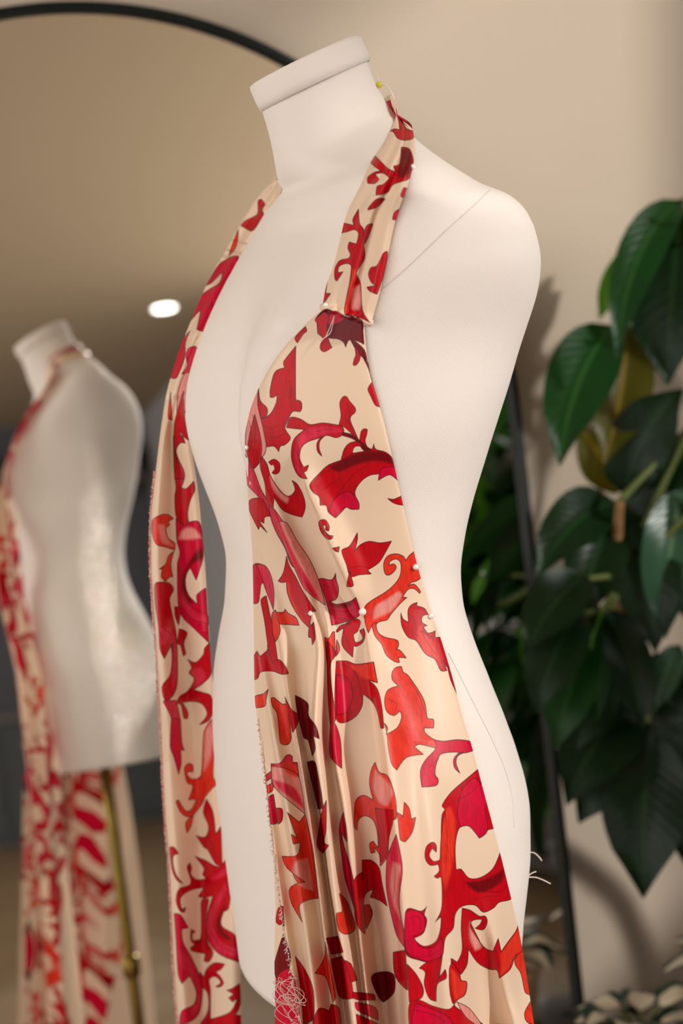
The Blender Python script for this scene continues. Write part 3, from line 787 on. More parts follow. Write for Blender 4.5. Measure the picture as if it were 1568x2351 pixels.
def set_print(o, px, py):
    me = o.data
    for nm, A in (('print_edge', SDF), ('print_line', LIN)):
        at_ = me.attributes.new(nm, 'FLOAT', 'POINT')
        at_.data.foreach_set('value', sample(A, px, py).reshape(-1).astype(np.float32))
    c = sample(PCOL, px, py).reshape(-1, 3)
    ca = me.attributes.new('print_tone', 'FLOAT_COLOR', 'POINT')
    ca.data.foreach_set('color', np.column_stack([c, np.ones(len(c))]).reshape(-1).astype(np.float32))


def satin_material():
    m = bpy.data.materials.new('printed satin')
    m.use_nodes = True
    nt = m.node_tree
    N = nt.nodes; Lk = nt.links
    b = N['Principled BSDF']

    def attr(nm):
        a = N.new('ShaderNodeAttribute'); a.attribute_name = nm
        return a

    def step(src, lo, hi, inv=True):
        mr = N.new('ShaderNodeMapRange')
        mr.inputs[1].default_value = lo; mr.inputs[2].default_value = hi
        mr.inputs[3].default_value = 1.0 if inv else 0.0
        mr.inputs[4].default_value = 0.0 if inv else 1.0
        Lk.new(src, mr.inputs[0])
        return mr.outputs[0]
    e, l, t = attr('print_edge'), attr('print_line'), attr('print_tone')
    fill = step(e.outputs['Fac'], -.4, .5)
    ab = N.new('ShaderNodeMath'); ab.operation = 'ABSOLUTE'; Lk.new(e.outputs['Fac'], ab.inputs[0])
    mn = N.new('ShaderNodeMath'); mn.operation = 'MINIMUM'; Lk.new(ab.outputs[0], mn.inputs[0]); Lk.new(l.outputs['Fac'], mn.inputs[1])
    line = step(mn.outputs[0], .5, 1.5)
    tc = N.new('ShaderNodeTexCoord')
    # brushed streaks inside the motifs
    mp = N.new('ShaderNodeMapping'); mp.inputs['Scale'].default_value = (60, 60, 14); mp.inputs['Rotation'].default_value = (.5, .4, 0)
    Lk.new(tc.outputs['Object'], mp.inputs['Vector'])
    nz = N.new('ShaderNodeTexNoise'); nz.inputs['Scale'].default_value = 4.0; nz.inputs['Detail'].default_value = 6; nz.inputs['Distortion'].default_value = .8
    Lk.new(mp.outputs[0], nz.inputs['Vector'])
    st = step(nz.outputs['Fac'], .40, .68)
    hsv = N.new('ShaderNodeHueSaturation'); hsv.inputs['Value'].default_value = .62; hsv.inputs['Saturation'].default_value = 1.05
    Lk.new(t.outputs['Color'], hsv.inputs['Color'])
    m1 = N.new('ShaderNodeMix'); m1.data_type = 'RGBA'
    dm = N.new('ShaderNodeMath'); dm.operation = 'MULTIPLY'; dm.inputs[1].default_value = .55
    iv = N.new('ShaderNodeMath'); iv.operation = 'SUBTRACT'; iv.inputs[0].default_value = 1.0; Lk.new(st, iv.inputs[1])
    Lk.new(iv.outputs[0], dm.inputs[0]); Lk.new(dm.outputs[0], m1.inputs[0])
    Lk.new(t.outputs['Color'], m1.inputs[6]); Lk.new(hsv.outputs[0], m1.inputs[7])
    # cream ground
    m2 = N.new('ShaderNodeMix'); m2.data_type = 'RGBA'
    m2.inputs[6].default_value = srgb(244, 217, 190)
    Lk.new(fill, m2.inputs[0]); Lk.new(m1.outputs[2], m2.inputs[7])
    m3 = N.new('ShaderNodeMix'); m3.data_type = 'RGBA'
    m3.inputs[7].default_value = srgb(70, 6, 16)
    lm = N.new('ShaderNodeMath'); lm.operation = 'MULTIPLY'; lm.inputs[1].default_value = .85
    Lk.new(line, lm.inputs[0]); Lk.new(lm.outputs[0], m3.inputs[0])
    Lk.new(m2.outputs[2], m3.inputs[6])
    Lk.new(m3.outputs[2], b.inputs['Base Color'])
    b.inputs['Roughness'].default_value = 0.42
    b.inputs['Specular IOR Level'].default_value = 0.30
    b.inputs['Sheen Weight'].default_value = 0.0
    tr = N.new('ShaderNodeBsdfTranslucent')
    Lk.new(m3.outputs[2], tr.inputs[0])
    ms = N.new('ShaderNodeMixShader'); ms.inputs[0].default_value = .22
    Lk.new(b.outputs[0], ms.inputs[1]); Lk.new(tr.outputs[0], ms.inputs[2])
    Lk.new(ms.outputs[0], N['Material Output'].inputs[0])
    return m


M_satin = satin_material()
M_thread = mk('loose white thread', srgb(240, 225, 215), .8, noise=(200, .4, srgb(225, 190, 180)))
M_fray = mk('frayed pink edge', srgb(236, 200, 190), .85, noise=(260, .9, srgb(205, 70, 80)))

dress = empty('draped_dress', (AX[0], AX[1], 0))
tag(dress, 'cream satin halter dress with red scroll print pinned on the dress form', 'dress')

# ---- near panel: bodice and skirt.  outline in the picture, depth from the form and the folds
PL = curve([(712, 738), (745, 700), (800, 650), (850, 615), (900, 590), (950, 572), (1010, 562), (1060, 563), (1120, 568), (1200, 574), (1290, 580), (1400, 582), (1500, 583), (1600, 585), (1650, 590), (1740, 601),
            (1820, 612), (1900, 620), (2000, 629), (2100, 632), (2200, 630), (2351, 632), (2700, 622), (3600, 590), (4400, 560)])
PR = curve([(742, 836), (800, 841), (860, 851), (930, 871), (1020, 894), (1100, 912), (1180, 930), (1290, 956), (1390, 985), (1470, 1013), (1560, 1040), (1640, 1061), (1720, 1085), (1800, 1106), (1890, 1130),
            (1970, 1151), (2060, 1173), (2130, 1190), (2220, 1206), (2351, 1226), (2700, 1290), (3600, 1400), (4400, 1480)])
# ridge lines: (polyline px with half width px and height mm), left side steeper
FOLDS = [
 ([(684, 1000, 14, 0), (692, 1060, 16, 5), (704, 1115, 18, 14), (735, 1190, 20, 21), (772, 1280, 20, 25), (803, 1350, 16, 20), (826, 1398, 9, 8), (832, 1420, 7, 0)], .2, 2.0),
 ([(585, 1020, 12, 0), (600, 1085, 16, 6), (628, 1170, 20, 13), (662, 1260, 20, 15), (695, 1335, 16, 13), (714, 1395, 9, 6), (720, 1430, 7, 0)], .25, 1.5),
 ([(630, 1150, 12, 0), (660, 1230, 16, 6), (700, 1310, 17, 9), (738, 1385, 13, 8), (752, 1440, 10, 7), (762, 1550, 13, 9), (766, 1700, 15, 11), (790, 1850, 16, 13), (815, 2050, 18, 15), (850, 2351, 20, 17), (900, 2800, 30, 25)], .25, 1.3),
 ([(708, 1385, 9, 0), (722, 1440, 12, 9), (730, 1500, 14, 13), (726, 1570, 15, 16), (722, 1660, 16, 18), (733, 1800, 17, 20), (755, 2000, 18, 21), (790, 2200, 19, 22), (812, 2351, 20, 23), (860, 2800, 30, 30)], .22, 1.3),
 ([(832, 1395, 10, 0), (846, 1480, 16, 5), (862, 1580, 22, 9), (885, 1720, 26, 13), (905, 1880, 28, 17), (925, 2080, 28, 20), (940, 2351, 30, 23), (960, 2800, 40, 30)], .35, 1.8),
 ([(596, 1240, 12, 0), (612, 1320, 14, 5), (640, 1450, 16, 9), (664, 1600, 18, 13), (692, 1750, 19, 16), (722, 1950, 20, 19), (748, 2150, 20, 20), (775, 2351, 20, 21), (820, 2800, 30, 30)], .22, 1.3),
 ([(585, 1400, 10, 0), (600, 1520, 12, 5), (622, 1660, 14, 9), (648, 1800, 17, 14), (680, 2000, 20, 18), (705, 2170, 21, 19), (728, 2351, 22, 20), (760, 2800, 30, 30)], .3, 1.3),
 ([(600, 1720, 8, 0), (618, 1860, 9, 6), (640, 2030, 10, 9), (662, 2180, 11, 11), (690, 2351, 12, 12), (720, 2800, 20, 20)], .35, 1.3),
 ([(960, 1700, 30, 0), (985, 1850, 42, 8), (1010, 2050, 50, 14), (1040, 2351, 55, 20), (1080, 2800, 60, 30)], .9, 1.1),
 ([(1120, 2050, 25, 0), (1150, 2200, 32, 8), (1180, 2351, 36, 14), (1240, 2800, 50, 25)], .8, 1.0),
]
VALLEYS = [
 ([(690, 1470, 10, 0), (688, 1560, 18, 9), (700, 1680, 16, 14), (722, 1800, 13, 16), (742, 1930, 11, 17), (768, 2150, 10, 17), (792, 2351, 10, 18)], 1.6, .8),
 ([(838, 1900, 12, 0), (850, 2050, 22, 10), (868, 2200, 24, 18), (885, 2351, 24, 22), (915, 2800, 30, 30)], 1.1, .8),
 ([(760, 1300, 12, 0), (785, 1350, 14, 4), (812, 1400, 10, 5), (820, 1430, 8, 0)], 1.4, .7),
 ([(1085, 2080, 20, 0), (1110, 2220, 34, 8), (1130, 2351, 40, 14)], 1.0, 1.0),
]


def fold_height(px, py):
    h = np.zeros(px.shape)
    for lst, sgn in ((FOLDS, 1), (VALLEYS, -1)):
        for pts, kl, kr in lst:
            T = np.array(pts, float)
            ev = curve(T[:, [1, 0, 2, 3]])
            q = ev(py)
            inside = (py >= T[0, 1])
            s_ = px - q[..., 0]
            w_ = q[..., 1] * np.where(s_ < 0, kl, kr)
            h += sgn * inside * q[..., 2] * 1e-3 * (1 + .75 * np.clip((py - 1420) / 250, 0, 1)) * np.exp(-(s_ / w_) ** 2)
    return h


gx = np.arange(540, 1500, 10.0); gy = np.arange(690, 4420, 10.0)
GX, GY = np.meshgrid(gx, gy)
D0 = np.full(GX.shape, np.nan)
sub = (GY < 2420) & (GX < 1260)
D0[sub] = body_depth(GX[sub], GY[sub])
for r_ in range(len(gy)):                      # fill sideways, then downwards
    ok = ~np.isnan(D0[r_])
    if ok.sum() > 3:
        D0[r_] = np.interp(gx, gx[ok], D0[r_][ok])
    else:
        D0[r_] = D0[r_ - 1]
slope = 4.6e-5
Dh = D0.copy()
for r_ in range(1, len(gy)):
    if gy[r_] > 1430:
        Dh[r_] = np.minimum(D0[r_] if gy[r_] < 2330 else 9, Dh[r_ - 1] + slope * 10)
        if gy[r_] > 2350:
            Dh[r_] = Dh[r_ - 1] + (slope - 2.2e-5) * 10
Dh = smooth1(smooth1(Dh, 2, 0), 2, 1)
Dh = np.minimum(Dh, np.where(np.isnan(D0), 9, D0)) if False else Dh
NCOL = 330
vv = np.concatenate([np.arange(712, 2360, 1.6), np.arange(2360, 4240, 8.0)])
uu = np.linspace(0, 1, NCOL)
yl = vv
yr = vv + 30 * np.clip((1400 - vv) / 700, 0, 1)
xl, xr = PL(yl), PR(yr)
PX = xl[:, None] * (1 - uu) + xr[:, None] * uu
PY = yl[:, None] * (1 - uu) + yr[:, None] * uu


def gsamp(A, px, py):
    fx = np.clip((px - gx[0]) / 10, 0, len(gx) - 1.001); fy = np.clip((py - gy[0]) / 10, 0, len(gy) - 1.001)
    i, j = fx.astype(int), fy.astype(int)
    a, b = fx - i, fy - j
    return (A[j, i] * (1 - a) + A[j, i + 1] * a) * (1 - b) + (A[j + 1, i] * (1 - a) + A[j + 1, i + 1] * a) * b


hgt = fold_height(PX, PY)
base = gsamp(Dh, PX, PY)
skirt = np.clip((PY - 1400) / 700, 0, 1)
dep = base - .0045 - .012 * skirt - np.where(hgt > 0, hgt, hgt * .8)
edge = np.minimum(uu, 1 - uu)[None, :] * (xr - xl)[:, None]
dep = np.minimum(dep, gsamp(D0, PX, PY) - .0025) if True else dep
dep = dep + .0015 * np.exp(-(edge / 4.0) ** 2)
DEP_PANEL = dep
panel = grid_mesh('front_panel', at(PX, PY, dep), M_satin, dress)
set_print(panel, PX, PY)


def panel_point(px, py, lift=0.0):
    j = int(np.argmin(np.abs(vv - py)))
    i = int(np.clip(round((px - xl[j]) / (xr[j] - xl[j]) * (NCOL - 1)), 0, NCOL - 1))
    return at(np.array(PX[j, i]), np.array(PY[j, i]), np.array(DEP_PANEL[j, i] - lift))


# ---- halter strap on the near side
SL = curve([(266, 910), (300, 896), (330, 880), (375, 850), (430, 825), (490, 796), (560, 778), (610, 765), (660, 748), (704, 740)])
SR = curve([(272, 920), (300, 948), (345, 953), (390, 946), (430, 935), (470, 920), (520, 905), (600, 888), (680, 870), (742, 852)])
sv = np.linspace(0, 1, 330); su = np.linspace(0, 1, 70)
syl = 266 + sv * (704 - 266); syr = 272 + sv * (742 - 272)
SX = SL(syl)[:, None] * (1 - su) + SR(syr)[:, None] * su
SY = syl[:, None] * (1 - su) + syr[:, None] * su
sd_ = body_depth(SX[::6, ::6], SY[::6, ::6])
for r_ in range(sd_.shape[0]):
    ok = ~np.isnan(sd_[r_])
    sd_[r_] = np.interp(np.arange(sd_.shape[1]), np.where(ok)[0], sd_[r_][ok]) if ok.any() else np.nan
for r_ in range(sd_.shape[0] - 2, -1, -1):
    if np.isnan(sd_[r_]).any():
        sd_[r_] = sd_[r_ + 1] + .004
sd_ = smooth1(sd_, 1, 0)
ri = np.linspace(0, sd_.shape[0] - 1.001, len(sv)); ci = np.linspace(0, sd_.shape[1] - 1.001, len(su))
r0_, c0_ = ri.astype(int), ci.astype(int)
fr_, fc_ = (ri - r0_)[:, None], (ci - c0_)[None]
sdep = (sd_[r0_][:, c0_] * (1 - fr_) + sd_[r0_ + 1][:, c0_] * fr_) * (1 - fc_) + (sd_[r0_][:, c0_ + 1] * (1 - fr_) + sd_[r0_ + 1][:, c0_ + 1] * fr_) * fc_
U2, V2 = np.meshgrid(su, sv)
cr = .62 - .10 * V2                                   # the crease running down the strap
sh = .0045 * np.exp(-((U2 - cr + .10) / .10) ** 2) - .0030 * np.exp(-((U2 - cr) / .04) ** 2) + .0040 * np.exp(-((U2 - .86) / .10) ** 2) + .003 * np.exp(-((U2 - .2) / .15) ** 2)
sh += .004 * np.exp(-((V2 - .985) / .02) ** 2) * (.6 + .4 * np.sin(U2 * 14))
sdep = sdep - .0065 - sh + .0045 * np.exp(-(np.minimum(U2, 1 - U2) / .05) ** 2)
P_strap = at(SX, SY, sdep)
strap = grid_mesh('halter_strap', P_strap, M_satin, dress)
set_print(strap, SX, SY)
fold_roll = on = None
v, f = tube_geo(P_strap[-1] + np.array([0, -.0005, 0]), .0026 + .0008 * np.sin(np.arange(len(su)) * .5), 10)
o = mesh('folded_hem', v, f, M_satin, dress)
vx, vy, _z = proj(np.array(v)); set_print(o, vx, vy)

# ---- far panel: over the far breast, then hanging free
FL = curve([(408, 632), (440, 601), (500, 560), (570, 520), (640, 481), (710, 450), (770, 425), (840, 400), (900, 383), (980, 370), (1060, 360), (1130, 352), (1190, 347), (1280, 346), (1380, 351), (1480, 358), (1560, 363), (1680, 370),
            (1780, 374), (1880, 380), (1980, 388), (2100, 394), (2200, 398), (2300, 405), (2351, 409), (2800, 425), (4200, 430)])
FR = curve([(428, 650), (490, 622), (570, 578), (680, 518), (780, 475), (850, 452), (900, 440), (960, 436), (1030, 440), (1080, 448), (1130, 455), (1200, 462), (1290, 470), (1390, 477), (1480, 482), (1560, 488), (1650, 506), (1750, 522),
            (1900, 538), (2050, 548), (2180, 552), (2351, 554), (2800, 575), (4200, 640)])
px_, py_, dz_ = proj(BODY)
il = px_.argmin(1)
k_ = np.arange(NR)
order = np.argsort(py_[k_, il])
LD = curve(np.column_stack([py_[k_, il][order] + np.arange(NR) * 1e-4, dz_[k_, il][order]]))
fv = np.concatenate([np.arange(408, 2360, 2.0), np.arange(2362, 3950, 8.0)]); fu = np.linspace(0, 1, 100)
FX = FL(fv)[:, None] * (1 - fu) + FR(fv + 20 * np.clip((900 - fv) / 500, 0, 1))[:, None] * fu
FY = fv[:, None] + 20 * np.clip((900 - fv) / 500, 0, 1)[:, None] * fu
ld = LD(np.minimum(fv, 2140))
hang = np.array([ld[np.argmin(np.abs(fv - 940))] + max(0, y_ - 940) * 4.6e-5 for y_ in fv])
wgt = np.clip((fv - 900) / 160, 0, 1); wgt = wgt * wgt * (3 - 2 * wgt)
dd = ld * (1 - wgt) + (hang + .012) * wgt
dd = dd + .055 * np.clip((fv - 1450) / 300, 0, 1) ** 1.0            # slips behind the hip
U3, V3 = np.meshgrid(fu, fv)
on_breast = (1 - wgt)[:, None] * (.040 * (1 - U3) ** 1.3 - .004 + .006 * np.sin(U3 * 9 + V3 * .01) * U3 * (1 - U3) * 4)
crease = curve([(408, .5), (900, .42), (1000, .38), (1150, .42), (1400, .45), (1650, .52), (1900, .50), (2351, .45), (4200, .45)])(fv)[:, None]
valley = wgt[:, None] * (.016 * np.exp(-((U3 - crease) / .16) ** 2) - .010 * np.exp(-((U3 - .12) / .14) ** 2) - .008 * np.exp(-((U3 - .9) / .14) ** 2) + .006 * np.sin(U3 * 5 + V3 * .003))
curl = wgt[:, None] * .010 * np.exp(-(U3 / .06) ** 2)
fdep = dd[:, None] + on_breast + valley + curl
P_far = at(FX, FY, fdep)
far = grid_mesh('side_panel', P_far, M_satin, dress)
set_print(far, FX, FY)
# band behind the neck joining both straps
nb = []
pa = P_strap[0]; pb = P_far[0]
row = int(np.argmin(np.abs(zz - .372)))
ring = BODY[row]
cen = ring.mean(0)
def ang(p):
    d = p - cen
    return math.atan2(d @ FWD, d @ LFT)
a0, a1 = ang(pa.mean(0)), ang(pb.mean(0))
if a1 > 0:
    a1 -= 2 * math.pi
ra = [math.atan2((q - cen) @ FWD, (q - cen) @ LFT) for q in ring]
for i, t in enumerate(np.linspace(0, 1, 40)):
    a = a0 + (a1 - a0) * t
    aw = math.atan2(math.sin(a), math.cos(a))
    j = int(np.argmin([abs(math.atan2(math.sin(x_ - aw), math.cos(x_ - aw))) for x_ in ra]))
    low = BODY[max(0, row - 9)][j]; hi = BODY[min(NR - 1, row + 7)][j]
    out = (ring[j] - cen); out[2] = 0; out /= np.linalg.norm(out)
    rowp = np.array([hi + (low - hi) * s_ + out * (.005 + .003 * math.sin(s_ * 9 + t * 4)) for s_ in np.linspace(0, 1, 14)])
    if t < .12:
        w_ = t / .12; rowp = rowp * w_ + pa[np.linspace(0, len(pa) - 1, 14).astype(int)] * (1 - w_)
    if t > .88:
        w_ = (1 - t) / .12; rowp = rowp * w_ + pb[np.linspace(0, len(pb) - 1, 14).astype(int)][::-1] * (1 - w_)
    nb.append(rowp)
NBP = np.array(nb)
o = grid_mesh('neck_band', NBP, M_satin, dress)
tt, ss = np.meshgrid(np.linspace(0, 1, 14), np.linspace(0, 1, 40))
set_print(o, 400 + tt * 60, 1250 + ss * 300)

# frayed edges and threads
e_ = P_far[:, 0][(fv > 1080) & (fv < 2362)]
parts = []
for i in range(0, len(e_) - 3, 2):
    p = e_[i]
    jit = lambda s_: np.array([rng.uniform(-s_, s_) for _ in range(3)])
    q = p + np.array([-.0012, 0, 0]) + jit(.0006)
    parts.append(tube_geo(np.array([p + jit(.0008), q, e_[i + 2] + jit(.0008) + np.array([-.0004, 0, 0])]), [.0006, .0010, .0006], 5))
v, f = join_geo(parts)
o = mesh('frayed_edge', v, f, M_fray, dress); o['kind'] = 'stuff'
hem_px = [(601, 1700), (605, 1740), (612, 1810), (620, 1880), (630, 1960), (640, 2040), (652, 2130), (664, 2200), (678, 2280), (690, 2345)]
hc = curve([(y, x) for x, y in hem_px])
parts = []
for y in np.arange(1650, 2350, 3.0):
    x = hc(np.array(y)) if y > 1700 else PL(np.array(y)) + 3
    p = panel_point(float(x), y, .0012)
    q = p + np.array([rng.uniform(-.0035, .001), -.001, rng.uniform(-.004, .002)])
    parts.append(tube_geo(np.array([p, (p + q) / 2 + np.array([rng.uniform(-.0006, .0006), 0, 0]), q]), [.0005, .0004, .0002], 4))
v, f = join_geo(parts)
o = mesh('frayed_hem', v, f, M_thread, dress); o['kind'] = 'stuff'
parts = []
for k in range(16):
    c0 = panel_point(660 + rng.uniform(-18, 22), 2295 + rng.uniform(-30, 40), .006)
    r_ = rng.uniform(.006, .014); ph = rng.uniform(0, 6)
    pts = [c0 + r_ * np.array([math.cos(ph + a_ * 1.7) * (.6 + .4 * math.sin(a_)), -.3 * math.sin(a_ * .8) * .5, math.sin(ph + a_ * 1.3)]) for a_ in np.linspace(0, 4.5, 26)]
    parts.append(tube_geo(np.array(pts), .00028, 4))
v, f = join_geo(parts)
o = mesh('thread_tangle', v, f, M_thread, dress); o['kind'] = 'stuff'
for pl in ([(768, 716), (755, 745), (745, 765), (732, 772)], [(768, 716), (758, 752), (740, 770), (728, 790)]):
    P = np.array([panel_point(x, y, .004) for x, y in pl])
    ev = curve(np.column_stack([np.arange(len(P)), P])); P = ev(np.linspace(0, len(P) - 1, 20))
    mesh('loose_thread', *tube_geo(P, .0003, 4), M_thread, dress)
# ------------------------------------------------------------------ arched mirror leaning on the wall
MN = np.array([math.sin(PSI) * math.cos(LEAN), -math.cos(PSI) * math.cos(LEAN), math.sin(LEAN)])
MB = np.cross(A_, MN)
MB = MB if MB[2] > 0 else -MB
MO = CAM + MN * MC
B_BOT = -(CAM[2] + MN[2] * MC) / MB[2] + .004


def mir(s, b, out=0.0):
    return MO + A_ * s + MB * b + MN * out


mirror = empty('arched_mirror', mir(MS0, B_BOT))
tag(mirror, 'tall arched mirror with thin black frame leaning against the beige wall', 'mirror')
prof = [(MS0 - MR, B_BOT), (MS0 - MR, -.6), (MS0 - MR, -.2)] + [(MS0 - MR * math.cos(a), MT0 + MR * math.sin(a)) for a in np.linspace(0, math.pi, 97)] + [(MS0 + MR, -.2), (MS0 + MR, -.6), (MS0 + MR, B_BOT)]
prof = np.array(prof)
M_glass = bpy.data.materials.new('mirror glass')
M_glass.use_nodes = True
_b = M_glass.node_tree.nodes['Principled BSDF']
_b.inputs['Base Color'].default_value = (.93, .93, .91, 1)
_b.inputs['Metallic'].default_value = 1.0
_b.inputs['Roughness'].default_value = 0.0
M_frame = mk('black metal frame', srgb(12, 20, 18), .5, spec=.25, noise=(40, .3, srgb(9, 14, 13)))
M_back = mk('mirror backing board', srgb(80, 65, 50), .8, noise=(20, .4, srgb(65, 52, 40)))
nP = len(prof)
V = [mir(s_, b_) for s_, b_ in prof]
mesh('glass', V, [tuple(range(nP))], M_glass, mirror, False)
V = [mir(s_, b_, -.003) for s_, b_ in prof] + [mir(s_, b_, -.009) for s_, b_ in prof]
mesh('backing', V, [tuple(range(nP)), tuple(range(2 * nP - 1, nP - 1, -1))] + [(i, (i + 1) % nP, nP + (i + 1) % nP, nP + i) for i in range(nP)], M_back, mirror, False)
cl = np.vstack([prof])
tan_ = np.roll(cl, -1, 0) - np.roll(cl, 1, 0)
tan_[0] = cl[1] - cl[0]; tan_[-1] = cl[-1] - cl[-2]
tan_ /= np.hypot(*tan_.T)[:, None]
nor_ = np.column_stack([-tan_[:, 1], tan_[:, 0]])
V, Fc = [], []
for i in range(nP):
    for w_, o_ in ((-.0048, -.010), (-.0048, .012), (-.0038, .0130), (.0038, .0130), (.0048, .012), (.0048, -.010)):
        q = cl[i] + nor_[i] * w_
        V.append(mir(q[0], q[1], o_))
for i in range(nP - 1):
    for k in range(6):
        Fc.append((i * 6 + k, i * 6 + (k + 1) % 6, i * 6 + 6 + (k + 1) % 6, i * 6 + 6 + k))
Fc += [tuple(range(5, -1, -1)), tuple((nP - 1) * 6 + k for k in range(6))]
mesh('frame', V, Fc, M_frame, mirror, False)
mesh('bottom_rail', *box_geo(mir(MS0, B_BOT + .006, .002), (A_, MB, MN), (MR - .008, .0065, .011)), M_frame, mirror, False)

# ------------------------------------------------------------------ pins
M_pearl = mk('pearl pin head', srgb(242, 232, 224), .18, spec=.7, coat=.6, noise=(150, .2, srgb(235, 215, 205)))
M_yellow = mk('yellow pin head', srgb(214, 204, 40), .3, noise=(100, .2, srgb(200, 185, 30)))
M_steel = mk('pin steel', srgb(190, 190, 190), .25, metal=1.0, noise=(90, .2, srgb(170, 170, 170)))


def pin(p, toward, r, mat, label, name='pearl_pin', group='pearl headed pins'):
    e = empty(name, p)
    tag(e, label, 'pin', group)
    d = np.asarray(toward, float); d /= np.linalg.norm(d)
    v, f = sphere_geo(p, r, 16, 10)
    mesh('head', v, f, mat, e)
    v, f = tube_geo([p - d * r * .6, p - d * .012, p - d * .020], [.0004, .0004, .0001], 6)
    mesh('shaft', v, f, M_steel, e)


TOC = lambda p: (CAM - p) / np.linalg.norm(CAM - p)
for x, y, r, lab in ((566, 1027, .0021, 'pearl pin at the inner edge of the bust, left of the bodice'),
                     (714, 1408, .0023, 'white pin in the red area at the left waist tuck'),
                     (833, 1405, .0031, 'largest white pin, holding the middle waist tuck'),
                     (954, 1297, .0025, 'pearl pin on the coral scroll at the right edge of the waist'),
                     (989, 1414, .0023, 'pearl pin above the red leaf on the right hip edge')):
    p = panel_point(x, y, r * .8)
    pin(p, TOC(p) + (np.array([.5, 0, 0]) if x > 600 else np.array([-.3, -.3, 0])), r, M_pearl, lab)
for (i, j, r, lab) in ((325, 4, .0022, 'pearl pin at the lower left corner of the halter strap'),
                       (329, 68, .0024, 'pearl pin at the lower right corner of the halter strap'),
                       (78, 69, .0021, 'pearl pin high on the strap beside the neck')):
    p = P_strap[i, j] + TOC(P_strap[i, j]) * r * .9
    pin(p, TOC(p), r, M_pearl, lab)
dpt = body_depth(np.array([862.]), np.array([196.]))
dpt = dpt[0] if not np.isnan(dpt[0]) else 1.27
p = at(np.array(870.), np.array(195.), np.array(dpt + .004))
pin(p, np.array([1., -.2, .1]), .0026, M_yellow, 'yellow headed pin in the back of the neck', 'yellow_pin', None)
tp = [(864, 170), (868, 185), (872, 193), (886, 196), (900, 215), (908, 240), (913, 262), (916, 275)]
P = at(np.array([q[0] for q in tp], float), np.array([q[1] for q in tp], float), np.full(len(tp), dpt + .006))
P = curve(np.column_stack([np.arange(len(P)), P]))(np.linspace(0, len(P) - 1, 30))
v, f = tube_geo(P, .0006, 6)
tag(mesh('pale_thread', v, f, M_thread), 'pale thread looping from the yellow neck pin to the strap', 'thread')
for pl in ([(1210, 1955), (1214, 1956), (1226, 1958), (1236, 1966), (1244, 1976)], [(1207, 2014), (1211, 2012), (1222, 2004), (1231, 2001)], [(1207, 2015), (1211, 2014), (1228, 2014), (1246, 2020), (1264, 2029)]):
    ir_ = px_.argmax(1); j_ = int(np.argmin(np.abs(py_[k_, ir_] - pl[0][1]))); d_ = dz_[j_, ir_[j_]]
    P = at(np.array([q[0] for q in pl], float), np.array([q[1] for q in pl], float), np.full(len(pl), d_))
    P = curve(np.column_stack([np.arange(len(P)), P]))(np.linspace(0, len(P) - 1, 14))
    mesh('stray_fibre', *tube_geo(P, .0006, 5), M_thread, form)

# ------------------------------------------------------------------ foliage


def leaf_material(name, rgb, rgb2, vein, tl, tl_rgb, rough=.32):
    m = bpy.data.materials.new(name)
    m.use_nodes = True
    nt = m.node_tree; N = nt.nodes; Lk = nt.links
    b = N['Principled BSDF']
    uv = N.new('ShaderNodeUVMap'); uv.uv_map = 'leaf'
    sp = N.new('ShaderNodeSeparateXYZ'); Lk.new(uv.outputs[0], sp.inputs[0])
    ab = N.new('ShaderNodeMath'); ab.operation = 'ABSOLUTE'; Lk.new(sp.outputs[0], ab.inputs[0])
    mr = N.new('ShaderNodeMapRange'); mr.inputs[1].default_value = .03; mr.inputs[2].default_value = .09; mr.inputs[3].default_value = 1; mr.inputs[4].default_value = 0
    Lk.new(ab.outputs[0], mr.inputs[0])
    # side veins: stripes of (along - 0.35*|across|)
    ml = N.new('ShaderNodeMath'); ml.operation = 'MULTIPLY_ADD'; ml.inputs[1].default_value = -.18; Lk.new(ab.outputs[0], ml.inputs[0]); Lk.new(sp.outputs[1], ml.inputs[2])
    sn = N.new('ShaderNodeMath'); sn.operation = 'MULTIPLY'; sn.inputs[1].default_value = 90; Lk.new(ml.outputs[0], sn.inputs[0])
    si = N.new('ShaderNodeMath'); si.operation = 'SINE'; Lk.new(sn.outputs[0], si.inputs[0])
    tc = N.new('ShaderNodeTexCoord')
    nz = N.new('ShaderNodeTexNoise'); nz.inputs['Scale'].default_value = 14; Lk.new(tc.outputs['Object'], nz.inputs['Vector'])
    mx = N.new('ShaderNodeMix'); mx.data_type = 'RGBA'; mx.inputs[6].default_value = rgb; mx.inputs[7].default_value = rgb2
    Lk.new(nz.outputs['Fac'], mx.inputs[0])
    mx2 = N.new('ShaderNodeMix'); mx2.data_type = 'RGBA'; mx2.inputs[7].default_value = vein
    Lk.new(mr.outputs[0], mx2.inputs[0]); Lk.new(mx.outputs[2], mx2.inputs[6])
    Lk.new(mx2.outputs[2], b.inputs['Base Color'])
    b.inputs['Roughness'].default_value = rough + .06
    b.inputs['Specular IOR Level'].default_value = .24
    bp = N.new('ShaderNodeBump'); bp.inputs['Strength'].default_value = .12; bp.inputs['Distance'].default_value = .0012
    Lk.new(si.outputs[0], bp.inputs['Height']); Lk.new(bp.outputs[0], b.inputs['Normal'])
    tr = N.new('ShaderNodeBsdfTranslucent'); tr.inputs[0].default_value = tl_rgb
    ms = N.new('ShaderNodeMixShader'); ms.inputs[0].default_value = tl
    Lk.new(b.outputs[0], ms.inputs[1]); Lk.new(tr.outputs[0], ms.inputs[2]); Lk.new(ms.outputs[0], N['Material Output'].inputs[0])
    return m


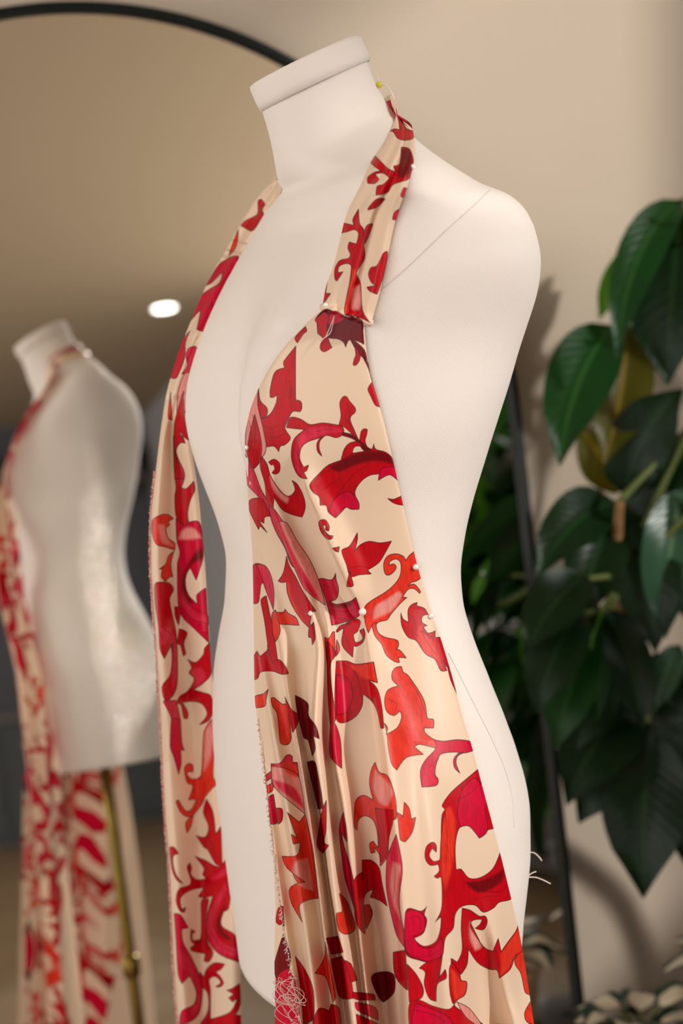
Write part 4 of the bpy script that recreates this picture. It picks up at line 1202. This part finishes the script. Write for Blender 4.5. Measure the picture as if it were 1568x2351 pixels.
LM = [leaf_material('dark green leaf', srgb(7, 30, 10), srgb(12, 42, 14), srgb(28, 60, 26), .08, srgb(30, 90, 15)),
      leaf_material('mid green leaf', srgb(12, 50, 18), srgb(18, 64, 20), srgb(44, 86, 36), .13, srgb(60, 140, 25)),
      leaf_material('bright green leaf', srgb(60, 120, 34), srgb(84, 140, 40), srgb(140, 180, 80), .35, srgb(110, 170, 40)),
      leaf_material('olive leaf', srgb(62, 66, 14), srgb(84, 80, 16), srgb(150, 120, 40), .28, srgb(150, 130, 20)),
      leaf_material('green leaf with painted sky sheen', srgb(40, 74, 52), srgb(56, 88, 66), srgb(90, 120, 90), .08, srgb(60, 110, 50), .22)]  # last one: paler grey base colour imitates sky reflected on the leaf


def leaflet(base, tip, width, mat, parent, nhint, sag=.0, side=0.0, name='leaf', fold=.25, sharp=1.0):
    base = np.asarray(base, float); tip = np.asarray(tip, float)
    ax_ = tip - base; Ln = np.linalg.norm(ax_)
    nh = np.asarray(nhint, float); nh = nh - ax_ * (nh @ ax_) / Ln ** 2
    nh /= np.linalg.norm(nh) + 1e-9
    sd = np.cross(ax_ / Ln, nh)
    ctl = (base + tip) / 2 + nh * sag * Ln + sd * side * Ln
    ts = np.linspace(0, 1, 12); us = np.linspace(-1, 1, 7)
    V, uvs = [], []
    for t in ts:
        c = (1 - t) ** 2 * base + 2 * t * (1 - t) * ctl + t * t * tip
        tg = 2 * (1 - t) * (ctl - base) + 2 * t * (tip - ctl); tg /= np.linalg.norm(tg)
        s_ = np.cross(tg, nh); s_ /= np.linalg.norm(s_); n_ = np.cross(s_, tg)
        w = width * .5 * max(.03, math.sin(math.pi * min(1, t ** .78)) ** .75 * (1 - .45 * max(0, t - .72) / .28 * sharp))
        if t > .999:
            w = width * .006
        for u in us:
            V.append(c + s_ * u * w + n_ * (fold * abs(u) * w - .06 * width * math.sin(t * 9 + u * 2) * abs(u)))
            uvs.append((u, t))
    Fc = [(i * 7 + j, i * 7 + j + 1, i * 7 + j + 8, i * 7 + j + 7) for i in range(11) for j in range(6)]
    o = mesh(name, V, Fc, LM[mat], parent)
    ul = o.data.uv_layers.new(name='leaf')
    vi = np.zeros(len(o.data.loops), np.int32); o.data.loops.foreach_get('vertex_index', vi)
    ul.data.foreach_set('uv', np.array(uvs)[vi].reshape(-1))
    return o


M_bark = mk('pale bark', srgb(150, 112, 66), .8, noise=(30, .7, srgb(110, 80, 46)), bump=(60, .4, .003))
M_stem = mk('green stem', srgb(86, 98, 40), .6, noise=(30, .5, srgb(60, 78, 30)))
M_soil = mk('dark soil', srgb(45, 34, 26), .95, noise=(60, .6, srgb(30, 22, 16)), bump=(120, .6, .004))
M_clay = mk('warm clay pot', srgb(150, 104, 74), .75, noise=(10, .4, srgb(132, 90, 62)))
M_basket = mk('dark pot glaze', srgb(48, 44, 42), .5, noise=(10, .4, srgb(36, 33, 32)))


def pot(parent, c, r, h, mat):
    rows = []
    for rr, z in ((.02, 0), (r * .72, 0), (r * .74, .01), (r * .93, h * .8), (r, h * .82), (r * 1.02, h), (r * .93, h), (r * .9, h * .86), (r * .6, h * .85)):
        rows.append([np.array([c[0] + rr * math.cos(a), c[1] + rr * math.sin(a), c[2] + z]) for a in np.linspace(0, 2 * math.pi, 36, endpoint=False)])
    grid_mesh('pot', np.array(rows), mat, parent, closed_u=True)
    V = [np.array([c[0], c[1], c[2] + h * .9])] + [np.array([c[0] + r * .91 * math.cos(a), c[1] + r * .91 * math.sin(a), c[2] + h * .87]) for a in np.linspace(0, 2 * math.pi, 24, endpoint=False)]
    mesh('soil', V, [(0, 1 + i, 1 + (i + 1) % 24) for i in range(24)], M_soil, parent)


tree_c = room(1.56, .36, 0)
tree = empty('money_tree', tree_c)
tag(tree, 'large potted tree with drooping dark green leaves against the wall, right of the mirror', 'plant')
pot(tree, tree_c, .17, .30, M_basket)
# leaves in view: base px, tip px, width px, depths, material, sag, side, normal tilt
VIS = [
 (1572, 452, 1532, 884, 235, 1.95, 1.90, 0, .10, .02), (1566, 455, 1414, 828, 100, 1.96, 1.86, 1, .22, .16), (1572, 470, 1660, 860, 200, 1.97, 1.93, 0, .12, -.1),
 (1446, 578, 1374, 736, 62, 2.06, 2.04, 2, .05, .05), (1560, 462, 1474, 700, 80, 2.0, 2.02, 1, .1, .05),
 (1412, 742, 1284, 1072, 150, 1.98, 1.88, 1, .14, .12), (1438, 748, 1384, 1070, 140, 2.0, 1.94, 3, .06, -.06), (1440, 745, 1540, 860, 90, 2.02, 2.0, 0, .1, 0),
 (1414, 1135, 1325, 975, 110, 2.02, 2.04, 3, .05, .1), (1425, 1132, 1396, 985, 55, 2.0, 2.05, 0, .1, 0), (1436, 1132, 1572, 890, 150, 1.98, 1.92, 0, .18, -.15), (1440, 1128, 1660, 1010, 130, 2.0, 1.95, 0, .15, 0),
 (1420, 1150, 1226, 1330, 130, 1.98, 1.86, 0, .20, .12), (1416, 1158, 1322, 1450, 140, 1.97, 1.87, 0, .18, .06), (1428, 1158, 1505, 1500, 165, 1.97, 1.88, 0, .16, -.08), (1436, 1150, 1600, 1330, 150, 1.97, 1.9, 0, .2, -.1),
 (1572, 1120, 1528, 1470, 130, 1.94, 1.88, 4, .12, .1), (1575, 1150, 1640, 1500, 150, 1.95, 1.9, 0, .12, 0),
 (1396, 1400, 1370, 1665, 52, 1.94, 1.90, 1, .08, .03), (1392, 1404, 1330, 1545, 58, 1.95, 1.93, 2, .1, .1), (1402, 1402, 1475, 1680, 105, 1.94, 1.88, 0, .1, -.05), (1405, 1400, 1515, 1462, 60, 1.95, 1.93, 1, .18, 0),
 (1400, 1560, 1306, 1740, 140, 1.97, 1.92, 0, .14, .1), (1470, 1600, 1300, 1850, 170, 1.98, 1.9, 0, .15, .14), (1490, 1680, 1478, 2062, 190, 1.95, 1.88, 0, .10, .02), (1500, 1670, 1330, 1890, 160, 1.96, 1.93, 0, .14, .1),
 (1540, 1640, 1590, 2010, 170, 1.95, 1.9, 0, .12, -.06), (1500, 1500, 1575, 1760, 150, 1.97, 1.92, 0, .12, -.05), (1430, 1500, 1440, 1800, 150, 1.98, 1.94, 0, .12, .02), (1520, 1560, 1660, 1700, 160, 1.97, 1.92, 0, .15, 0),
 (1560, 1480, 1500, 1640, 70, 1.93, 1.9, 4, .1, .1), (1300, 1390, 1250, 1560, 90, 2.02, 1.98, 0, .1, .05), (1330, 1480, 1262, 1650, 80, 2.03, 2.0, 0, .1, 0),
 (1345, 1320, 1205, 1500, 125, 1.86, 1.80, 0, .15, .1), (1335, 1400, 1232, 1640, 135, 1.86, 1.80, 0, .14, .08), (1345, 1480, 1275, 1720, 120, 1.88, 1.83, 1, .12, .05), (1350, 1330, 1290, 1560, 100, 1.9, 1.85, 0, .12, 0),
]
for bx, by, tx, ty, w, d0_, d1_, mt, sag, side in VIS:
    d1_ = d1_ + .13; d0_ = d0_ + .12
    b_ = at(np.array(float(bx)), np.array(float(by)), np.array(d0_)); t_ = at(np.array(float(tx)), np.array(float(ty)), np.array(d1_))
    nh = TOC(b_) + np.array([rng.uniform(-.25, .35), 0, rng.uniform(.0, .5)])
    leaflet(b_, t_, w * d0_ / F * (1.02), mt, tree, nh, sag, side)


def stem(pts, r0_, r1_, mat, parent, name):
    P = np.array(pts, float)
    P = curve(np.column_stack([np.arange(len(P)), P]))(np.linspace(0, len(P) - 1, 8 * (len(P) - 1) + 1))
    mesh(name, *tube_geo(P, np.linspace(r0_, r1_, len(P)), 8), mat, parent)


def pxp(x, y, d):
    return at(np.array(float(x)), np.array(float(y)), np.array(float(d)))


top_t = pxp(1424, 1330, 2.06)
stem([tree_c + np.array([0, 0, .25]), room(1.46, .33, .5), pxp(1420, 1620, 2.1), top_t], .022, .012, M_bark, tree, 'trunk')
stem([top_t, pxp(1418, 1240, 2.05), pxp(1424, 1150, 2.03)], .011, .006, M_bark, tree, 'branch')
stem([pxp(1424, 1150, 2.03), pxp(1470, 1100, 2.04), pxp(1530, 1040, 2.06), pxp(1640, 900, 2.08)], .006, .004, M_stem, tree, 'petiole')
stem([top_t, pxp(1410, 1380, 2.02), pxp(1398, 1400, 2.0)], .006, .004, M_stem, tree, 'petiole')
stem([top_t, pxp(1560, 1250, 2.1), pxp(1640, 800, 2.1), pxp(1572, 455, 2.01)], .009, .004, M_stem, tree, 'petiole')
stem([pxp(1640, 800, 2.1), pxp(1520, 760, 2.08), pxp(1425, 742, 2.04)], .006, .004, M_stem, tree, 'petiole')
stem([top_t, pxp(1385, 1325, 2.0), pxp(1345, 1330, 1.98)], .006, .004, M_stem, tree, 'petiole')
stem([top_t, pxp(1380, 1400, 2.0), pxp(1337, 1410, 1.98), pxp(1342, 1480, 1.99)], .006, .004, M_stem, tree, 'petiole')
stem([top_t, pxp(1480, 1500, 2.05), pxp(1490, 1660, 2.01)], .007, .005, M_stem, tree, 'petiole')


def cluster(parent, c, n, L, mats, origin, droop=.75):
    c = np.asarray(c, float)
    stem([origin, (np.asarray(origin) + c) / 2 + np.array([0, 0, .06]), c], .006, .0035, M_stem, parent, 'petiole')
    a0_ = rng.uniform(0, 6.28)
    for k in range(n):
        a = a0_ + k * 2 * math.pi / n + rng.uniform(-.2, .2)
        dr = np.array([math.cos(a), math.sin(a), -droop * rng.uniform(.4, 1.6)]); dr /= np.linalg.norm(dr)
        l_ = L * rng.uniform(.75, 1.15)
        leaflet(c, c + dr * l_, l_ * rng.uniform(.36, .46), rng.choice(mats), parent, np.array([0, 0, 1.0]) + .3 * dr * np.array([1, 1, 0]), rng.uniform(.08, .2), rng.uniform(-.05, .05))


for s_, t_, z_ in ((1.42, .30, 1.42), (1.5, .55, 1.25)):
    cluster(tree, room(s_, t_, z_), 6, .22, [0, 0, 1], top_t + np.array([0, 0, .0]))

bush_c = room(1.72, 1.25, 0)
bush = empty('leafy_floor_plant', bush_c)
tag(bush, 'dense dark green floor plant seen only in the right edge of the mirror', 'plant')
pot(bush, bush_c, .2, .34, M_basket)
stem([bush_c + np.array([0, 0, .28]), bush_c + np.array([.02, 0, .7]), bush_c + np.array([-.02, .02, 1.05])], .025, .015, M_bark, bush, 'trunk')
for k in range(48):
    t_ = rng.uniform(.7, 1.5)
    u_ = rng.uniform(-.1, 1.0)
    z_ = rng.uniform(.5, min(1.5, 1.05 + .3 * t_)) if k > 8 else rng.uniform(1.15, 1.42)
    cluster(bush, room(.90 + .5 * t_ + rng.uniform(-.10, .20), t_, z_), 6, .225, [0, 0, 0, 1, 1, 2, 4], bush_c + np.array([0, 0, max(.35, min(1.0, z_ - .1))]))

# ------------------------------------------------------------------ small variegated plants at the lower right
M_varie = bpy.data.materials.new('variegated leaf')
M_varie.use_nodes = True
_n = M_varie.node_tree
_b = _n.nodes['Principled BSDF']
_uv = _n.nodes.new('ShaderNodeUVMap'); _uv.uv_map = 'leaf'
_sp = _n.nodes.new('ShaderNodeSeparateXYZ'); _n.links.new(_uv.outputs[0], _sp.inputs[0])
_ab = _n.nodes.new('ShaderNodeMath'); _ab.operation = 'ABSOLUTE'; _n.links.new(_sp.outputs[0], _ab.inputs[0])
_tc = _n.nodes.new('ShaderNodeTexCoord'); _nz = _n.nodes.new('ShaderNodeTexNoise'); _nz.inputs['Scale'].default_value = 22; _n.links.new(_tc.outputs['Object'], _nz.inputs['Vector'])
_ad = _n.nodes.new('ShaderNodeMath'); _ad.operation = 'ADD'; _n.links.new(_ab.outputs[0], _ad.inputs[0]); _n.links.new(_nz.outputs['Fac'], _ad.inputs[1])
_rp = _n.nodes.new('ShaderNodeValToRGB')
_rp.color_ramp.elements[0].position = .86; _rp.color_ramp.elements[0].color = srgb(228, 216, 192)
_rp.color_ramp.elements[1].position = .98; _rp.color_ramp.elements[1].color = srgb(24, 58, 44)
_dv = _n.nodes.new('ShaderNodeMath'); _dv.operation = 'MULTIPLY'; _dv.inputs[1].default_value = .9; _n.links.new(_ad.outputs[0], _dv.inputs[0])
_n.links.new(_dv.outputs[0], _rp.inputs[0]); _n.links.new(_rp.outputs[0], _b.inputs['Base Color'])
_b.inputs['Roughness'].default_value = .4
LM.append(M_varie)
M_mauve = mk('mauve ceramic', srgb(168, 140, 132), .6, noise=(8, .4, srgb(150, 124, 118)))
M_cream = mk('cream ceramic', srgb(206, 180, 146), .6, noise=(8, .4, srgb(190, 162, 128)))
M_tbl = mk('stool wood', srgb(70, 54, 42), .6, noise=(16, .6, srgb(50, 38, 30)))
stool_c = pxp(1560, 2375, 2.0)
stool_top = stool_c[2] - .075
stool = empty('plant_stool', (stool_c[0], stool_c[1], 0))
tag(stool, 'low round wooden stool carrying the small variegated plants', 'stool')
rows = [[np.array([stool_c[0] + rr * math.cos(a), stool_c[1] + rr * math.sin(a), stool_top + z]) for a in np.linspace(0, 2 * math.pi, 40, endpoint=False)] for rr, z in ((.01, -.03), (.145, -.03), (.15, -.025), (.15, -.004), (.145, 0), (.01, 0))]
grid_mesh('stool_top', np.array(rows), M_tbl, stool, closed_u=True)
for k in range(3):
    a = k * 2.094 + .4
    d_ = np.array([math.cos(a), math.sin(a), 0])
    mesh('leg', *tube_geo([np.array([stool_c[0], stool_c[1], stool_top - .02]) + d_ * .09, np.array([stool_c[0], stool_c[1], 0]) + d_ * .11], [.015, .011], 10), M_tbl, stool)


def small_plant(c, r, h, mat, label, n, L, seed):
    R_ = random.Random(seed)
    e = empty('variegated_plant', c)
    tag(e, label, 'plant', 'variegated plants on the stool')
    pot(e, c, r, h, mat)
    for k in range(n):
        a = k * 2.4 + R_.uniform(-.3, .3)
        el = R_.uniform(-.1, .9)
        b0 = np.asarray(c) + np.array([0, 0, h * .9])
        m_ = b0 + np.array([math.cos(a), math.sin(a), 0]) * r * R_.uniform(.4, .9) + np.array([0, 0, R_.uniform(.02, .07)])
        stem([b0, (b0 + m_) / 2 + np.array([0, 0, .01]), m_], .0025, .002, M_stem, e, 'petiole')
        t_ = m_ + np.array([math.cos(a) * math.cos(el), math.sin(a) * math.cos(el), math.sin(el) * .6 - .3]) * L
        leaflet(m_, t_, L * .85, 5, e, np.array([0, 0, 1.0]) + .5 * np.array([math.cos(a), math.sin(a), 0]), .22, 0, fold=.12, sharp=.2)


zt = stool_top + .001
small_plant(np.array([stool_c[0] - .07, stool_c[1] - .055, zt]), .055, .085, M_cream, 'small cream and green variegated plant in a cream pot, front of the stool', 13, .075, 3)
small_plant(np.array([stool_c[0] + .09, stool_c[1] + .05, zt]), .048, .10, M_mauve, 'small variegated plant in a mauve pot at the right end of the stool', 12, .07, 5)

# ------------------------------------------------------------------ things seen only in the mirror
M_lamp = bpy.data.materials.new('lamp diffuser')
M_lamp.use_nodes = True
_b = M_lamp.node_tree.nodes['Principled BSDF']
_b.inputs['Base Color'].default_value = (1, 1, 1, 1)
_b.inputs['Emission Color'].default_value = (1, .95, .86, 1)
_b.inputs['Emission Strength'].default_value = 9.0
for s_, t_, lab in ((2.11, 6.5, 'round lit ceiling downlight reflected beside the dress strap'),):
    e = empty('ceiling_downlight', room(s_, t_, CEIL))
    tag(e, lab or 'round lit ceiling downlight outside the mirror view', 'lamp')
    rows = [[room(s_, t_, 0) + np.array([rr * math.cos(a), rr * math.sin(a), CEIL + z]) for a in np.linspace(0, 2 * math.pi, 32, endpoint=False)] for rr, z in ((.078, -.0005), (.078, -.006), (.073, -.008), (.068, -.005))]
    grid_mesh('rim', np.array(rows), M_white, e, closed_u=True)
    V = [room(s_, t_, 0) + np.array([0.068 * math.cos(a), 0.068 * math.sin(a), CEIL - .004]) for a in np.linspace(0, 2 * math.pi, 32, endpoint=False)]
    mesh('diffuser', V, [tuple(range(31, -1, -1))], M_lamp, e, False)

M_dark = mk('dark stained wood', srgb(44, 32, 24), .5, noise=(12, .6, srgb(28, 20, 15)))
M_grey = mk('grey painted shelf', srgb(112, 106, 104), .7, noise=(6, .4, srgb(98, 94, 94)))
cabi = empty('sideboard', room(2.34, 3.0, 0))
tag(cabi, 'dark wooden sideboard along the right wall, reflected low in the mirror', 'cabinet')
mesh('carcass', *rbox(2.12, 2.58, 1.7, 4.9, .08, .78), M_dark, cabi, False)
mesh('top', *rbox(2.09, 2.59, 1.68, 4.92, .78, .81), M_dark, cabi, False)
for k in range(4):
    mesh('door', *rbox(2.10, 2.12, 1.74 + k * .78, 2.48 + k * .78, .12, .75), M_dark, cabi, False)
    mesh('knob', *sphere_geo(room(2.09, 2.4 + k * .78, .5), .014), M_brass, cabi)
for t_ in (1.8, 4.8):
    mesh('foot', *rbox(2.2, 2.5, t_ - .04, t_ + .04, -.012, .08), M_dark, cabi, False)

shelf = empty('wall_shelf', room(2.0, 9.6, 2.7))
tag(shelf, 'grey wall shelf high on the far wall, blurred in the mirror', 'shelf')
mesh('board', *rbox(.5, 2.55, 9.42, 9.7, 2.64, 2.68), M_grey, shelf, False)
for s_ in (.6, 1.5, 2.3):
    mesh('bracket', *rbox(s_ - .015, s_ + .015, 9.48, 9.7, 2.5, 2.64), M_grey, shelf, False)
M_box = [mk('dark green box', srgb(48, 56, 48), .7, noise=(8, .3, srgb(40, 46, 40))), mk('brown box', srgb(120, 104, 86), .7, noise=(8, .3, srgb(104, 90, 74))), mk('black box', srgb(40, 42, 44), .6, noise=(8, .3, srgb(32, 33, 35)))]
M_lidm = mk('box lid', srgb(90, 84, 76), .7, noise=(8, .3, srgb(80, 74, 66)))
for k, (s_, w_, h_, mi_, lab) in enumerate(((2.1, .16, .22, 0, 'dark green storage box on the far shelf'), (2.36, .2, .2, 1, 'brown storage box at the right end of the far shelf'), (1.2, .18, .2, 2, 'black storage box at the left end of the far shelf'))):
    e = empty('storage_box', room(s_, 9.55, 2.68))
    tag(e, lab, 'box', 'boxes on the far shelf')
    mesh('body', *rbox(s_ - w_ / 2, s_ + w_ / 2, 9.45, 9.67, 2.681, 2.68 + h_), M_box[mi_], e, False)
    mesh('lid', *rbox(s_ - w_ / 2 - .006, s_ + w_ / 2 + .006, 9.444, 9.676, 2.68 + h_, 2.68 + h_ + .03), M_lidm, e, False)
M_ctr = mk('charcoal counter', srgb(74, 78, 80), .6, noise=(6, .4, srgb(62, 66, 68)))
ctr = empty('counter', room(1.4, 9.0, 0))
tag(ctr, 'charcoal counter in front of the far wall, blurred in the mirror', 'counter')
mesh('body', *rbox(.3, 2.5, 8.75, 9.3, -.012, .86), M_ctr, ctr, False)
mesh('worktop', *rbox(.27, 2.53, 8.7, 9.32, .86, .9), M_grey, ctr, False)
for k in range(3):
    mesh('front_panel', *rbox(.34 + k * .73, 1.03 + k * .73, 8.735, 8.75, .05, .83), M_ctr, ctr, False)
